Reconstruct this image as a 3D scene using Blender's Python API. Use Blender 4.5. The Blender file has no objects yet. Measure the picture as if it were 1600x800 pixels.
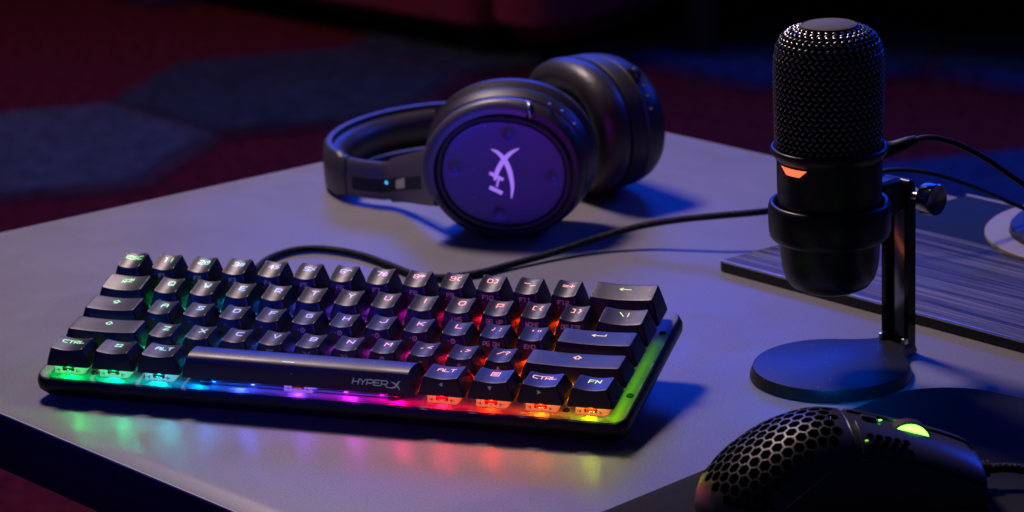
import bpy, bmesh, math, random
from mathutils import Vector, Matrix
from mathutils.bvhtree import BVHTree
R_ = math.radians
MM = 0.001
scene = bpy.context.scene
rnd = random.Random(4)

# ------------------------------------------------------------------ camera
cam_d = bpy.data.cameras.new('camera'); cam = bpy.data.objects.new('camera', cam_d)
scene.collection.objects.link(cam); scene.camera = cam
cam_d.sensor_width = 36.0; cam_d.lens = 4604.1 / 1600 * 36.0
cam_d.clip_start = 0.05; cam_d.clip_end = 60
RV = Vector((0.947797, 0.316614, -0.03791)); DV = Vector((0.059449, -0.292249, -0.954493)); FV = Vector((-0.313285, 0.902411, -0.295815))
CP = Vector((653.081, -1191.454, 477.372)) * MM
m = Matrix.Identity(4)
for i in range(3):
    m[i][0] = RV[i]; m[i][1] = -DV[i]; m[i][2] = -FV[i]; m[i][3] = CP[i]
cam.matrix_world = m
cam_d.dof.use_dof = True; cam_d.dof.focus_distance = 1.35; cam_d.dof.aperture_fstop = 14.0

# ------------------------------------------------------------------ world, lamps, exposure
w = bpy.data.worlds.new('World'); scene.world = w; w.use_nodes = True
w.node_tree.nodes['Background'].inputs[0].default_value = (0.008, 0.016, 0.09, 1)
w.node_tree.nodes['Background'].inputs[1].default_value = 0.34
vs = scene.view_settings; vs.view_transform = 'Standard'; vs.look = 'None'; vs.exposure = 0; vs.gamma = 1
scene.cycles.use_denoising = True
try: scene.cycles.sample_clamp_indirect = 4.0; scene.cycles.max_bounces = 6
except Exception: pass

def area(name, loc, target, size, sizey, color, power, spread=180):
    l = bpy.data.lights.new(name, 'AREA'); l.shape = 'RECTANGLE'; l.size = size; l.size_y = sizey
    l.color = color; l.energy = power; l.spread = R_(spread)
    o = bpy.data.objects.new(name, l); scene.collection.objects.link(o)
    o.location = loc; d = Vector(target) - Vector(loc)
    o.rotation_euler = d.to_track_quat('-Z', 'Y').to_euler()
    return o
TC = (0.2, 0.2, 0.0)
area('warm_softbox', (-0.35, 0.65, 1.15), (0.5, -0.1, 0), 0.26, 0.20, (1.0, 0.76, 0.77), 12.8)
area('blue_softbox', (-0.48, 2.3, 1.0), (-0.05, 0.25, 0), 1.1, 0.4, (0.004, 0.065, 1.0), 15.5)
area('blue_rim_lamp', (1.25, 1.75, 0.95), (0.25, 0.15, 0.05), 0.5, 0.4, (0.004, 0.06, 1.0), 10)
area('azure_rim_fill', (0.46, -0.75, 0.76), (0.372, 0.078, 0.0), 0.05, 0.04, (0.0, 0.20, 1.0), 0.012, 5)  # added spot for the azure highlight on the microphone base rim
area('blue_disc_fill', (-0.15, -1.3, 0.35), (0.115, 0.3, 0.04), 0.2, 0.15, (0.005, 0.05, 1.0), 0.045, 11)  # added fill that turns the ear disc blue, no known source there
area('violet_disc_fill', (0.38, -1.25, 0.30), (0.150, 0.3, 0.045), 0.2, 0.15, (0.6, 0.02, 1.0), 0.012, 9)  # added fill for the violet tint of the ear disc
area('floor_fill', (-2.0, 1.5, 1.5), (-1.0, 2.3, -0.45), 0.6, 0.6, (1.0, 0.66, 0.85), 2.2, 80)  # added fill to brighten the carpet and the maroon sofa
area('blue_floor_fill', (0.9, 2.9, 1.4), (0.0, 2.45, -0.45), 0.5, 0.5, (0.03, 0.25, 1.0), 2.4, 90)  # added fill for the blue carpet patches behind the table

# ------------------------------------------------------------------ materials
MATS = {}
def nmat(name, base=(0.02, 0.02, 0.022), rough=0.5, metal=0.0, spec=0.5, noise=None, bump=0.0, var=0.0, emis=None, estr=0.0, rvar=0.0, coat=0.0, dust=0.0):
    if name in MATS: return MATS[name]
    mt = bpy.data.materials.new(name); mt.use_nodes = True; nt = mt.node_tree; b = nt.nodes['Principled BSDF']
    b.inputs['Base Color'].default_value = (*base, 1); b.inputs['Roughness'].default_value = rough
    b.inputs['Metallic'].default_value = metal; b.inputs['Specular IOR Level'].default_value = spec
    if coat: b.inputs['Coat Weight'].default_value = coat; b.inputs['Coat Roughness'].default_value = 0.15
    if emis: b.inputs['Emission Color'].default_value = (*emis, 1); b.inputs['Emission Strength'].default_value = estr
    if noise:
        tc = nt.nodes.new('ShaderNodeTexCoord'); n = nt.nodes.new('ShaderNodeTexNoise')
        n.inputs['Scale'].default_value = noise; n.inputs['Detail'].default_value = 4
        nt.links.new(tc.outputs['Object'], n.inputs['Vector'])
        if bump:
            bp = nt.nodes.new('ShaderNodeBump'); bp.inputs['Strength'].default_value = bump; bp.inputs['Distance'].default_value = 0.0003
            nt.links.new(n.outputs['Fac'], bp.inputs['Height']); nt.links.new(bp.outputs['Normal'], b.inputs['Normal'])
        if var:
            mx = nt.nodes.new('ShaderNodeMapRange'); mx.inputs['From Min'].default_value = 0.3; mx.inputs['From Max'].default_value = 0.7
            mx.inputs['To Min'].default_value = 1 - var; mx.inputs['To Max'].default_value = 1 + var
            nt.links.new(n.outputs['Fac'], mx.inputs['Value'])
            vm = nt.nodes.new('ShaderNodeVectorMath'); vm.operation = 'SCALE'; vm.inputs[0].default_value = base
            nt.links.new(mx.outputs['Result'], vm.inputs['Scale']); nt.links.new(vm.outputs['Vector'], b.inputs['Base Color'])
        if rvar:
            n2 = nt.nodes.new('ShaderNodeTexNoise'); n2.inputs['Scale'].default_value = 18; n2.inputs['Detail'].default_value = 5
            nt.links.new(tc.outputs['Object'], n2.inputs['Vector'])
            m2 = nt.nodes.new('ShaderNodeMapRange'); m2.inputs['From Min'].default_value = 0.3; m2.inputs['From Max'].default_value = 0.7
            m2.inputs['To Min'].default_value = rough - rvar; m2.inputs['To Max'].default_value = rough + rvar
            nt.links.new(n2.outputs['Fac'], m2.inputs['Value']); nt.links.new(m2.outputs['Result'], b.inputs['Roughness'])
    if dust:
        tc = nt.nodes.new('ShaderNodeTexCoord'); v = nt.nodes.new('ShaderNodeTexVoronoi'); v.inputs['Scale'].default_value = 420
        nt.links.new(tc.outputs['Object'], v.inputs['Vector'])
        lt = nt.nodes.new('ShaderNodeMath'); lt.operation = 'LESS_THAN'; lt.inputs[1].default_value = 0.13; nt.links.new(v.outputs['Distance'], lt.inputs[0])
        sp = nt.nodes.new('ShaderNodeSeparateColor'); nt.links.new(v.outputs['Color'], sp.inputs[0])
        g = nt.nodes.new('ShaderNodeMath'); g.operation = 'GREATER_THAN'; g.inputs[1].default_value = 1 - dust; nt.links.new(sp.outputs[0], g.inputs[0])
        mu = nt.nodes.new('ShaderNodeMath'); mu.operation = 'MULTIPLY'; nt.links.new(lt.outputs[0], mu.inputs[0]); nt.links.new(g.outputs[0], mu.inputs[1])
        mx = nt.nodes.new('ShaderNodeMixRGB'); nt.links.new(mu.outputs[0], mx.inputs[0]); mx.inputs[1].default_value = (*base, 1); mx.inputs[2].default_value = (.45, .45, .45, 1)
        nt.links.new(mx.outputs[0], b.inputs['Base Color'])
    MATS[name] = mt
    return mt

def objcol_mat(name, strength, base_k=0.3, transp=0.0, rough=0.3):
    """the LED colour of each key is the object colour"""
    if name in MATS: return MATS[name]
    mt = bpy.data.materials.new(name); mt.use_nodes = True; nt = mt.node_tree; b = nt.nodes['Principled BSDF']
    oi = nt.nodes.new('ShaderNodeObjectInfo')
    nt.links.new(oi.outputs['Color'], b.inputs['Emission Color']); b.inputs['Emission Strength'].default_value = strength
    b.inputs['Base Color'].default_value = (base_k, base_k, base_k, 1); b.inputs['Roughness'].default_value = rough
    if transp:
        tr = nt.nodes.new('ShaderNodeBsdfTransparent'); mx = nt.nodes.new('ShaderNodeMixShader'); mx.inputs[0].default_value = transp
        out = nt.nodes['Material Output']
        nt.links.new(b.outputs[0], mx.inputs[1]); nt.links.new(tr.outputs[0], mx.inputs[2]); nt.links.new(mx.outputs[0], out.inputs[0])
    MATS[name] = mt
    return mt

M_KEY = nmat('keycap_plastic', (0.022, 0.022, 0.024), 0.38, 0, 0.5, noise=2500, bump=0.22, rvar=0.09, dust=0.03)
M_LEG = objcol_mat('shine_through_legend', 1.25, 0.3)
M_SIDELEG = objcol_mat('side_print_faint_glow', 0.16, 0.12)  # print given a dim glow of its own, tinted like the backlight
M_HOUSE = objcol_mat('self_lit_switch_housing', 0.7, 0.12, 0.35, 0.12)  # clear plastic given its own glow in place of LED light through it
M_STEM = nmat('red_stem', (0.5, 0.02, 0.01), 0.35)
M_CONTACT = nmat('metal_contact', (0.8, 0.7, 0.5), 0.25, 1.0)
M_PLATE = nmat('brushed_plate', (0.26, 0.26, 0.27), 0.5, 0.15, noise=900, bump=0.1)
M_CASE = nmat('anodised_case', (0.018, 0.019, 0.024), 0.36, 0.55, noise=1600, bump=0.12)
M_RUB = nmat('black_rubber', (0.01, 0.01, 0.01), 0.7)
M_BLK = nmat('matte_black_plastic', (0.02, 0.0195, 0.02), 0.44, 0, 0.5, noise=1800, bump=0.15)
M_SATIN = nmat('satin_black_metal', (0.12, 0.11, 0.108), 0.42, 0.4, noise=1500, bump=0.08)
M_LEATH = nmat('leatherette', (0.035, 0.032, 0.032), 0.40, 0, 0.5, noise=420, bump=0.5)
M_MESHF = nmat('mesh_fabric', (0.02, 0.02, 0.024), 0.9, noise=1400, bump=1.0)
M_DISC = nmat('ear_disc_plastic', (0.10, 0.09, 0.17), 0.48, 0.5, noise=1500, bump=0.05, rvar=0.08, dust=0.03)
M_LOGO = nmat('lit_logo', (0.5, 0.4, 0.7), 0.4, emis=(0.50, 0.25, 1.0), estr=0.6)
M_STEEL = nmat('bare_steel', (0.65, 0.65, 0.66), 0.28, 1.0)
M_MIC = nmat('mic_black', (0.012, 0.012, 0.013), 0.36, 0, 0.5, noise=1800, bump=0.1, rvar=0.09, dust=0.02)
M_MSAT = nmat('mic_satin', (0.028, 0.027, 0.03), 0.34, 0.4, noise=1500, bump=0.08)
M_WIRE = nmat('grille_wire', (0.42, 0.41, 0.40), 0.33, 0.95)
M_CABLE = nmat('cable_rubber', (0.012, 0.012, 0.014), 0.45)
M_MOUSE = nmat('mouse_shell', (0.024, 0.0235, 0.023), 0.38, 0, 0.8, noise=2600, bump=0.35)
M_MBTN = nmat('mouse_button', (0.05, 0.05, 0.058), 0.34, 0, 0.5, noise=2600, bump=0.15)
M_PAD = nmat('cloth_pad', (0.02, 0.02, 0.024), 0.95, 0, 0.2, noise=1500, bump=0.8, var=0.2)
M_FADE = nmat('faint_print', (0.07, 0.07, 0.075), 0.4)

# table top: grey laminate with a fine speckle
def table_mat():
    mt = bpy.data.materials.new('speckled_laminate'); mt.use_nodes = True; nt = mt.node_tree; b = nt.nodes['Principled BSDF']; L = nt.links.new
    tc = nt.nodes.new('ShaderNodeTexCoord')
    n = nt.nodes.new('ShaderNodeTexNoise'); n.inputs['Scale'].default_value = 900; n.inputs['Detail'].default_value = 3; n.inputs['Roughness'].default_value = 0.7
    L(tc.outputs['Object'], n.inputs['Vector'])
    cr = nt.nodes.new('ShaderNodeValToRGB'); cr.color_ramp.elements[0].position = 0.32; cr.color_ramp.elements[0].color = (0.215, 0.210, 0.228, 1)
    cr.color_ramp.elements[1].position = 0.68; cr.color_ramp.elements[1].color = (0.318, 0.305, 0.332, 1)
    L(n.outputs['Fac'], cr.inputs['Fac'])
    n3 = nt.nodes.new('ShaderNodeTexNoise'); n3.inputs['Scale'].default_value = 9; n3.inputs['Detail'].default_value = 5
    L(tc.outputs['Object'], n3.inputs['Vector'])
    mr3 = nt.nodes.new('ShaderNodeMapRange'); mr3.inputs['From Min'].default_value = 0.3; mr3.inputs['From Max'].default_value = 0.7; mr3.inputs['To Min'].default_value = 0.94; mr3.inputs['To Max'].default_value = 1.06
    L(n3.outputs['Fac'], mr3.inputs['Value'])
    sc = nt.nodes.new('ShaderNodeVectorMath'); sc.operation = 'SCALE'; L(cr.outputs['Color'], sc.inputs[0]); L(mr3.outputs['Result'], sc.inputs['Scale'])
    # sparse pale dust specks
    v = nt.nodes.new('ShaderNodeTexVoronoi'); v.inputs['Scale'].default_value = 75; L(tc.outputs['Object'], v.inputs['Vector'])
    lt = nt.nodes.new('ShaderNodeMath'); lt.operation = 'LESS_THAN'; lt.inputs[1].default_value = 0.022; L(v.outputs['Distance'], lt.inputs[0])
    sp = nt.nodes.new('ShaderNodeSeparateColor'); L(v.outputs['Color'], sp.inputs[0])
    g = nt.nodes.new('ShaderNodeMath'); g.operation = 'GREATER_THAN'; g.inputs[1].default_value = 0.80; L(sp.outputs[0], g.inputs[0])
    mu = nt.nodes.new('ShaderNodeMath'); mu.operation = 'MULTIPLY'; L(lt.outputs[0], mu.inputs[0]); L(g.outputs[0], mu.inputs[1])
    mx = nt.nodes.new('ShaderNodeMixRGB'); L(mu.outputs[0], mx.inputs[0]); L(sc.outputs['Vector'], mx.inputs[1]); mx.inputs[2].default_value = (0.6, 0.6, 0.6, 1)
    L(mx.outputs[0], b.inputs['Base Color'])
    b.inputs['Specular IOR Level'].default_value = 0.28
    n4 = nt.nodes.new('ShaderNodeTexNoise'); n4.inputs['Scale'].default_value = 22; n4.inputs['Detail'].default_value = 7; n4.inputs['Distortion'].default_value = 1.2; L(tc.outputs['Object'], n4.inputs['Vector'])
    mr4 = nt.nodes.new('ShaderNodeMapRange'); mr4.inputs['From Min'].default_value = 0.35; mr4.inputs['From Max'].default_value = 0.7; mr4.inputs['To Min'].default_value = 0.34; mr4.inputs['To Max'].default_value = 0.44
    L(n4.outputs['Fac'], mr4.inputs['Value']); L(mr4.outputs['Result'], b.inputs['Roughness'])
    bp = nt.nodes.new('ShaderNodeBump'); bp.inputs['Strength'].default_value = 0.25; bp.inputs['Distance'].default_value = 0.0002
    L(n.outputs['Fac'], bp.inputs['Height']); L(bp.outputs['Normal'], b.inputs['Normal'])
    return mt
M_TABLE = table_mat()

def brushed_mat():
    mt = bpy.data.materials.new('brushed_grain'); mt.use_nodes = True; nt = mt.node_tree; b = nt.nodes['Principled BSDF']; L = nt.links.new
    tc = nt.nodes.new('ShaderNodeTexCoord'); mp = nt.nodes.new('ShaderNodeMapping'); mp.inputs['Scale'].default_value = (4.0, 420, 40)
    L(tc.outputs['Object'], mp.inputs['Vector'])
    n = nt.nodes.new('ShaderNodeTexNoise'); n.inputs['Scale'].default_value = 1.3; n.inputs['Detail'].default_value = 6; n.inputs['Roughness'].default_value = 0.65
    L(mp.outputs['Vector'], n.inputs['Vector'])
    cr = nt.nodes.new('ShaderNodeValToRGB'); e = cr.color_ramp.elements
    e[0].position = 0.43; e[0].color = (0.008, 0.008, 0.010, 1); e[1].position = 0.68; e[1].color = (0.28, 0.27, 0.265, 1)
    L(n.outputs['Fac'], cr.inputs['Fac']); L(cr.outputs['Color'], b.inputs['Base Color'])
    b.inputs['Roughness'].default_value = 0.5; b.inputs['Specular IOR Level'].default_value = 0.25
    bp = nt.nodes.new('ShaderNodeBump'); bp.inputs['Strength'].default_value = 0.3; bp.inputs['Distance'].default_value = 0.0003
    L(n.outputs['Fac'], bp.inputs['Height']); L(bp.outputs['Normal'], b.inputs['Normal'])
    return mt
M_BRUSH = brushed_mat()

def braid_mat():
    mt = bpy.data.materials.new('braided_sleeve'); mt.use_nodes = True; nt = mt.node_tree; b = nt.nodes['Principled BSDF']; L = nt.links.new
    tc = nt.nodes.new('ShaderNodeTexCoord'); v = nt.nodes.new('ShaderNodeTexVoronoi'); v.inputs['Scale'].default_value = 900
    L(tc.outputs['Object'], v.inputs['Vector'])
    bp = nt.nodes.new('ShaderNodeBump'); bp.inputs['Strength'].default_value = 0.9; bp.inputs['Distance'].default_value = 0.0005
    L(v.outputs['Distance'], bp.inputs['Height']); L(bp.outputs['Normal'], b.inputs['Normal'])
    b.inputs['Base Color'].default_value = (0.008, 0.008, 0.010, 1); b.inputs['Roughness'].default_value = 0.6; b.inputs['Specular IOR Level'].default_value = 0.3
    return mt
M_BRAID = braid_mat()

# ------------------------------------------------------------------ mesh helpers (all in millimetres)
def mesh(name, VF, mat, parent=None, ang=35, smooth=True):
    V, F = VF[0], VF[1]
    me = bpy.data.meshes.new(name); me.from_pydata([(a * MM, b * MM, c * MM) for a, b, c in V], [], F)
    mats = mat if isinstance(mat, (list, tuple)) else [mat]
    for x in mats: me.materials.append(x)
    if len(VF) > 2:
        for p, k in zip(me.polygons, VF[2]): p.material_index = k
    bm = bmesh.new(); bm.from_mesh(me); bmesh.ops.recalc_face_normals(bm, faces=bm.faces); bm.to_mesh(me); bm.free()
    if smooth:
        me.shade_smooth(); me.set_sharp_from_angle(angle=R_(ang))
    o = bpy.data.objects.new(name, me); scene.collection.objects.link(o)
    if parent: o.parent = parent
    return o

def raw(name, me, parent):
    o = bpy.data.objects.new(name, me); scene.collection.objects.link(o); o.parent = parent; return o

def merge(*L):
    V = []; F = []
    for v, f in L:
        k = len(V); V += [tuple(q) for q in v]; F += [tuple(i + k for i in g) for g in f]
    return V, F

def loft(rings, cap0=False, cap1=False, closed=True):
    n = len(rings[0]); V = [tuple(p) for r in rings for p in r]; F = []
    for j in range(len(rings) - 1):
        for i in range(n if closed else n - 1):
            a = j * n + i; b = j * n + (i + 1) % n
            F.append((a, b, b + n, a + n))
    if cap0: F.append(tuple(range(n))[::-1])
    if cap1: F.append(tuple(range((len(rings) - 1) * n, len(rings) * n)))
    return V, F

def rrect(cx, cy, hx, hy, r, z, nc=4, ke=6):
    r = min(r, hx * .98, hy * .98); P = []
    cs = [(cx + hx - r, cy + hy - r, 0), (cx - hx + r, cy + hy - r, 90), (cx - hx + r, cy - hy + r, 180), (cx + hx - r, cy - hy + r, 270)]
    arcs = [[(x + r * math.cos(R_(a + 90 * k / nc)), y + r * math.sin(R_(a + 90 * k / nc))) for k in range(nc + 1)] for x, y, a in cs]
    for i in range(4):
        P += arcs[i]; p = arcs[i][-1]; q = arcs[(i + 1) % 4][0]
        for k in range(1, ke): P.append((p[0] + (q[0] - p[0]) * k / ke, p[1] + (q[1] - p[1]) * k / ke))
    return [(x, y, z(x, y) if callable(z) else z) for x, y in P]

def rbox(x0, x1, y0, y1, z0, z1, r=1.0, bev=0.4):
    cx, cy, hx, hy = (x0 + x1) / 2, (y0 + y1) / 2, (x1 - x0) / 2, (y1 - y0) / 2
    R = [rrect(cx, cy, hx - bev, hy - bev, max(r - bev, .05), z0, 4, 1), rrect(cx, cy, hx, hy, r, z0 + bev, 4, 1), rrect(cx, cy, hx, hy, r, z1 - bev, 4, 1)]
    for t in (30, 60, 90): R.append(rrect(cx, cy, hx - bev * (1 - math.cos(R_(t))), hy - bev * (1 - math.cos(R_(t))), max(r - bev * (1 - math.cos(R_(t))), .05), z1 - bev + bev * math.sin(R_(t)), 4, 1))
    return loft(R, True, True)

def prism(poly, z0, z1, bev=0.3):
    """polygon outline with a bevelled top and bottom edge"""
    n = len(poly); nr = []
    A = sum(poly[i][0] * poly[(i + 1) % n][1] - poly[(i + 1) % n][0] * poly[i][1] for i in range(n))
    s = 1 if A > 0 else -1
    for i in range(n):
        p, q, r = Vector(poly[i - 1]), Vector(poly[i]), Vector(poly[(i + 1) % n])
        a = (q - p).normalized(); b = (r - q).normalized(); na = Vector((-a.y, a.x)) * s; nb = Vector((-b.y, b.x)) * s
        v = (na + nb); v = v / max(v.length_squared / 2, .3); nr.append(v)
    def ring(z, d): return [(poly[i][0] + nr[i].x * d, poly[i][1] + nr[i].y * d, z) for i in range(n)]
    return loft([ring(z0, bev), ring(z0 + bev, 0), ring(z1 - bev, 0), ring(z1 - bev * .3, bev * .3), ring(z1, bev)], True, True)

def revolve(prof, n=64, cap0=True, cap1=True, c=(0, 0)):
    return loft([[(c[0] + r * math.cos(2 * math.pi * i / n), c[1] + r * math.sin(2 * math.pi * i / n), z) for i in range(n)] for r, z in prof], cap0, cap1)

def catmull(P, k=10):
    P = [Vector(p) for p in P]; out = []
    Q = [P[0] * 2 - P[1]] + P + [P[-1] * 2 - P[-2]]
    for i in range(1, len(Q) - 2):
        for j in range(k):
            t = j / k
            out.append(0.5 * ((2 * Q[i]) + (-Q[i - 1] + Q[i + 1]) * t + (2 * Q[i - 1] - 5 * Q[i] + 4 * Q[i + 1] - Q[i + 2]) * t * t + (-Q[i - 1] + 3 * Q[i] - 3 * Q[i + 1] + Q[i + 2]) * t ** 3))
    out.append(P[-1]); return out

def tube(P, r, n=12, k=10, spline=True):
    C = catmull(P, k) if spline else [Vector(p) for p in P]
    up = None; rings = []
    for i, p in enumerate(C):
        t = (C[min(i + 1, len(C) - 1)] - C[max(i - 1, 0)]).normalized()
        if up is None: up = t.orthogonal().normalized()
        up = (up - t * up.dot(t)).normalized(); s = t.cross(up)
        rr = r(i / (len(C) - 1)) if callable(r) else r
        rings.append([p + up * rr * math.cos(2 * math.pi * a / n) + s * rr * math.sin(2 * math.pi * a / n) for a in range(n)])
    return loft(rings, True, True)

def xf(VF, f): return [tuple(f(*v)) for v in VF[0]], VF[1]
def frame(VF, O, X, Y, Z):
    O, X, Y, Z = map(Vector, (O, X, Y, Z))
    return [tuple(O + X * a + Y * b + Z * c) for a, b, c in VF[0]], VF[1]

def empty(name, label, cat, loc=(0, 0, 0), rot=(0, 0, 0), group=None):
    o = bpy.data.objects.new(name, None); scene.collection.objects.link(o)
    o.location = Vector(loc) * MM; o.rotation_euler = rot; o['label'] = label; o['category'] = cat
    o.empty_display_size = 0.01
    if group: o['group'] = group
    return o
def tag(o, label, cat, group=None):
    o['label'] = label; o['category'] = cat
    if group: o['group'] = group
    return o

# flat ribbons for lettering: 2D strokes -> mitred strips laid on a surface function
def ribbon(pts, hw, surf, lift=0.0, step=0.7, closed=False):
    P = [Vector(p) for p in pts]
    if closed: P = P + [P[0]]
    Q = [P[0]]
    for a, b in zip(P, P[1:]):
        k = max(1, int((b - a).length / step))
        for j in range(1, k + 1): Q.append(a + (b - a) * j / k)
    n = len(Q); L = []; Rr = []
    for i, p in enumerate(Q):
        if closed: a = Q[(i - 1) % (n - 1)] if i else Q[n - 2]; b = Q[(i + 1) % (n - 1)] if i < n - 1 else Q[1]
        else: a = Q[i - 1] if i else None; b = Q[i + 1] if i < n - 1 else None
        d1 = (p - a).normalized() if a is not None else (b - p).normalized(); d2 = (b - p).normalized() if b is not None else d1
        n1 = Vector((-d1.y, d1.x)); n2 = Vector((-d2.y, d2.x)); mm_ = n1 + n2
        mm_ = mm_ / max(mm_.length_squared / 2, 0.6) if mm_.length > .1 else n1
        h = hw(i / (n - 1)) if callable(hw) else hw
        e = Vector((0, 0))
        if not closed and not callable(hw):
            if i == 0: e = -d1 * h
            if i == n - 1: e = d1 * h
        L.append(p + mm_ * h + e); Rr.append(p - mm_ * h + e)
    V = [surf(q.x, q.y, lift) for q in L] + [surf(q.x, q.y, lift) for q in Rr]
    F = [(i, i + 1, n + i + 1, n + i) for i in range(n - 1)]
    return V, F

G = {'A': '00 04 16 36 44 40;03 43', 'B': '00 06 36 45 44 33 03;33 42 41 30 00', 'C': '46 16 05 01 10 40', 'D': '00 06 36 45 41 30 00',
     'E': '46 06 00 40;03 33', 'F': '46 06 00;03 33', 'G': '46 16 05 01 10 40 43 23', 'H': '06 00;46 40;03 43', 'I': '26 20', 'J': '46 41 30 10 01',
     'K': '06 00;46 13 03;13 40', 'L': '06 00 40', 'M': '00 06 23 46 40', 'N': '00 06 40 46', 'O': '10 01 05 16 36 45 41 30 10', 'P': '00 06 36 45 43 32 02',
     'Q': '10 01 05 16 36 45 41 30 10;22 40', 'R': '00 06 36 45 43 32 02;22 40', 'S': '46 16 05 04 13 33 42 41 30 00', 'T': '06 46;26 20',
     'U': '06 01 10 30 41 46', 'V': '06 20 46', 'W': '06 10 24 30 46', 'X': '06 40;46 00', 'Y': '06 23 46;23 20', 'Z': '06 46 00 40',
     '0': '10 01 05 16 36 45 41 30 10', '1': '16 26 20', '2': '06 36 45 44 33 13 02 00 40', '3': '06 36 45 44 33 42 41 30 00;13 33', '4': '30 36 02 42',
     '5': '46 06 03 33 42 41 30 00', '6': '46 16 05 01 10 30 41 42 33 03', '7': '06 46 20', '8': '13 04 05 16 36 45 44 33 13 02 01 10 30 41 42 33', '9': '00 30 41 45 36 16 05 04 13 43',
     '!': '26 22;21 20', '@': '40 10 01 05 16 36 45 42 22 24 34', '#': '16 10;36 30;04 44;02 42', '$': '46 16 05 04 13 33 42 41 30 00;26 20', '%': '05 14;46 00;32 41',
     '^': '04 26 44', '&': '40 04 15 26 35 02 10 30 43', '*': '26 22;05 43;45 03', '(': '36 15 11 30', ')': '16 35 31 10', '-': '03 43', '_': '00 40', '=': '04 44;02 42',
     '+': '03 43;25 21', '[': '36 16 10 30', ']': '16 36 30 10', '{': '36 26 24 13 22 20 30', '}': '16 26 24 33 22 20 10', '\\': '06 40', '|': '26 20', ';': '24 25;22 10',
     ':': '24 25;21 20', "'": '26 24', '"': '16 14;36 34', ',': '21 10', '<': '45 03 41', '.': '20 21', '>': '05 43 01', '/': '00 46', '?': '05 16 36 45 44 23 22;21 20', ' ': ''}
def strokes(ch): return [[(int(p[0]) / 4, int(p[1]) / 6) for p in s.split()] for s in G[ch].split(';') if s.strip()]
def text(s, x, y, h, wid, gap, hw, surf, slant=0.0, lift0=0.0):
    """centred text: h letter height, wid letter width"""
    tot = len(s) * wid + (len(s) - 1) * gap; X = x - tot / 2; out = []; k = 0
    for ch in s:
        for st in strokes(ch):
            cl = len(st) > 2 and st[0] == st[-1]
            pts = [(X + a * wid + slant * (b - .5) * h, y + (b - .5) * h) for a, b in st]
            out.append(ribbon(pts[:-1] if cl else pts, hw, surf, lift0 + 0.012 * (k % 4), closed=cl)); k += 1
        X += wid + gap
    return merge(*out)
def poly(L, x, y, s, hw, surf):
    out = []
    for k, (pts, cl) in enumerate(L): out.append(ribbon([(x + a * s, y + b * s) for a, b in pts], hw, surf, 0.012 * (k % 4), closed=cl))
    return merge(*out)
def brand_x(x, y, s, surf):
    """the swept, tapering X emblem"""
    a = [(-1.0, .62), (-.45, .40), (.05, 0.0), (.45, -.55), (.62, -1.0)]
    b = [(.95, .85), (.62, .78), (.42, .55), (.1, .02), (-.4, -.42), (-1.1, -.62), (-2.2, -.55)]
    A = [(x + p.x * s, y + p.y * s) for p in catmull([(u, v, 0) for u, v in a], 5)]
    B = [(x + p.x * s, y + p.y * s) for p in catmull([(u, v, 0) for u, v in b], 5)]
    tap = lambda t: s * (0.05 + 0.13 * math.sin(math.pi * t))
    return merge(ribbon(A, tap, surf, 0.0, 9), ribbon(B, tap, surf, 0.012, 9))

# ================================================================== SETTING: carpeted floor
FZ = -450.0
def hexa(cx, cy, r, z): return [(cx + r * math.sin(R_(60 * k)), cy + r * math.cos(R_(60 * k)), z) for k in range(6)]
V = [(-6000, -2500, FZ), (6000, -2500, FZ), (6000, 9000, FZ), (-6000, 9000, FZ)]; F = [(0, 1, 2, 3)]; MI = [0]
HR = 232.0; DX = HR * math.sqrt(3); DY = HR * 1.5
cols = {}
for j in range(-4, 12):
    for k in range(-6, 10):
        cols[(k, j)] = rnd.choice([0, 0, 0, 0, 2, 3])
for kk, c in {(0, 0): 1, (0, 1): 2, (1, 0): 0, (1, 1): 0, (2, 1): 0, (-1, 0): 1, (-1, 1): 0, (0, 2): 0, (1, 2): 2, (2, 2): 3, (3, 2): 3, (4, 2): 0, (3, 1): 0, (2, 0): 0, (3, 0): 3, (-1, 2): 0, (2, 3): 0, (0, -1): 0, (1, -1): 0, (0, 3): 0, (1, 3): 0, (3, 3): 0, (2, -1): 0, (2, -2): 0, (1, -2): 0, (1, -3): 0, (0, -2): 0, (0, -3): 0, (2, -3): 0}.items(): cols[kk] = c
for (k, j), c in cols.items():
    if c == 0: continue
    cx = -1052 + DX * k + (DX / 2 if j % 2 else 0); cy = 1917 + DY * j
    for q, (grow, zz) in enumerate(((26, 1), (14, 2), (0, 3), (-13, 4))):
        b0 = len(V); V += hexa(cx, cy, HR + grow, FZ + zz * 2 + .2 * (k % 3) + .5 * (j % 2)); F.append(tuple(range(b0, b0 + 6))[::-1]); MI.append(c if q == 3 else 3 + (c - 1) * 3 + q + 1)
RED_ = (0.095, 0.008, 0.014); CC = {1: ('carpet_slate', (0.058, 0.062, 0.075)), 2: ('carpet_charcoal', (0.030, 0.034, 0.042)), 3: ('carpet_blue', (0.012, 0.030, 0.11))}
M_CAR = [nmat('carpet_red', RED_, 1.0, 0, 0.1, noise=60, bump=0.5, var=0.5)] + [nmat(n_, c_, 1.0, 0, 0.1, noise=60, var=0.4) for n_, c_ in CC.values()]
for c_ in (1, 2, 3):
    for q, t in enumerate((.22, .45, .72)): M_CAR.append(nmat('%s_seam_%s' % (CC[c_][0], 'abc'[q]), tuple(RED_[i] + (CC[c_][1][i] - RED_[i]) * t for i in range(3)), 1.0, 0, 0.1, noise=60, var=0.4))
fl = mesh('floor', (V, F, MI), M_CAR, smooth=False); fl['kind'] = 'structure'

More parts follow.
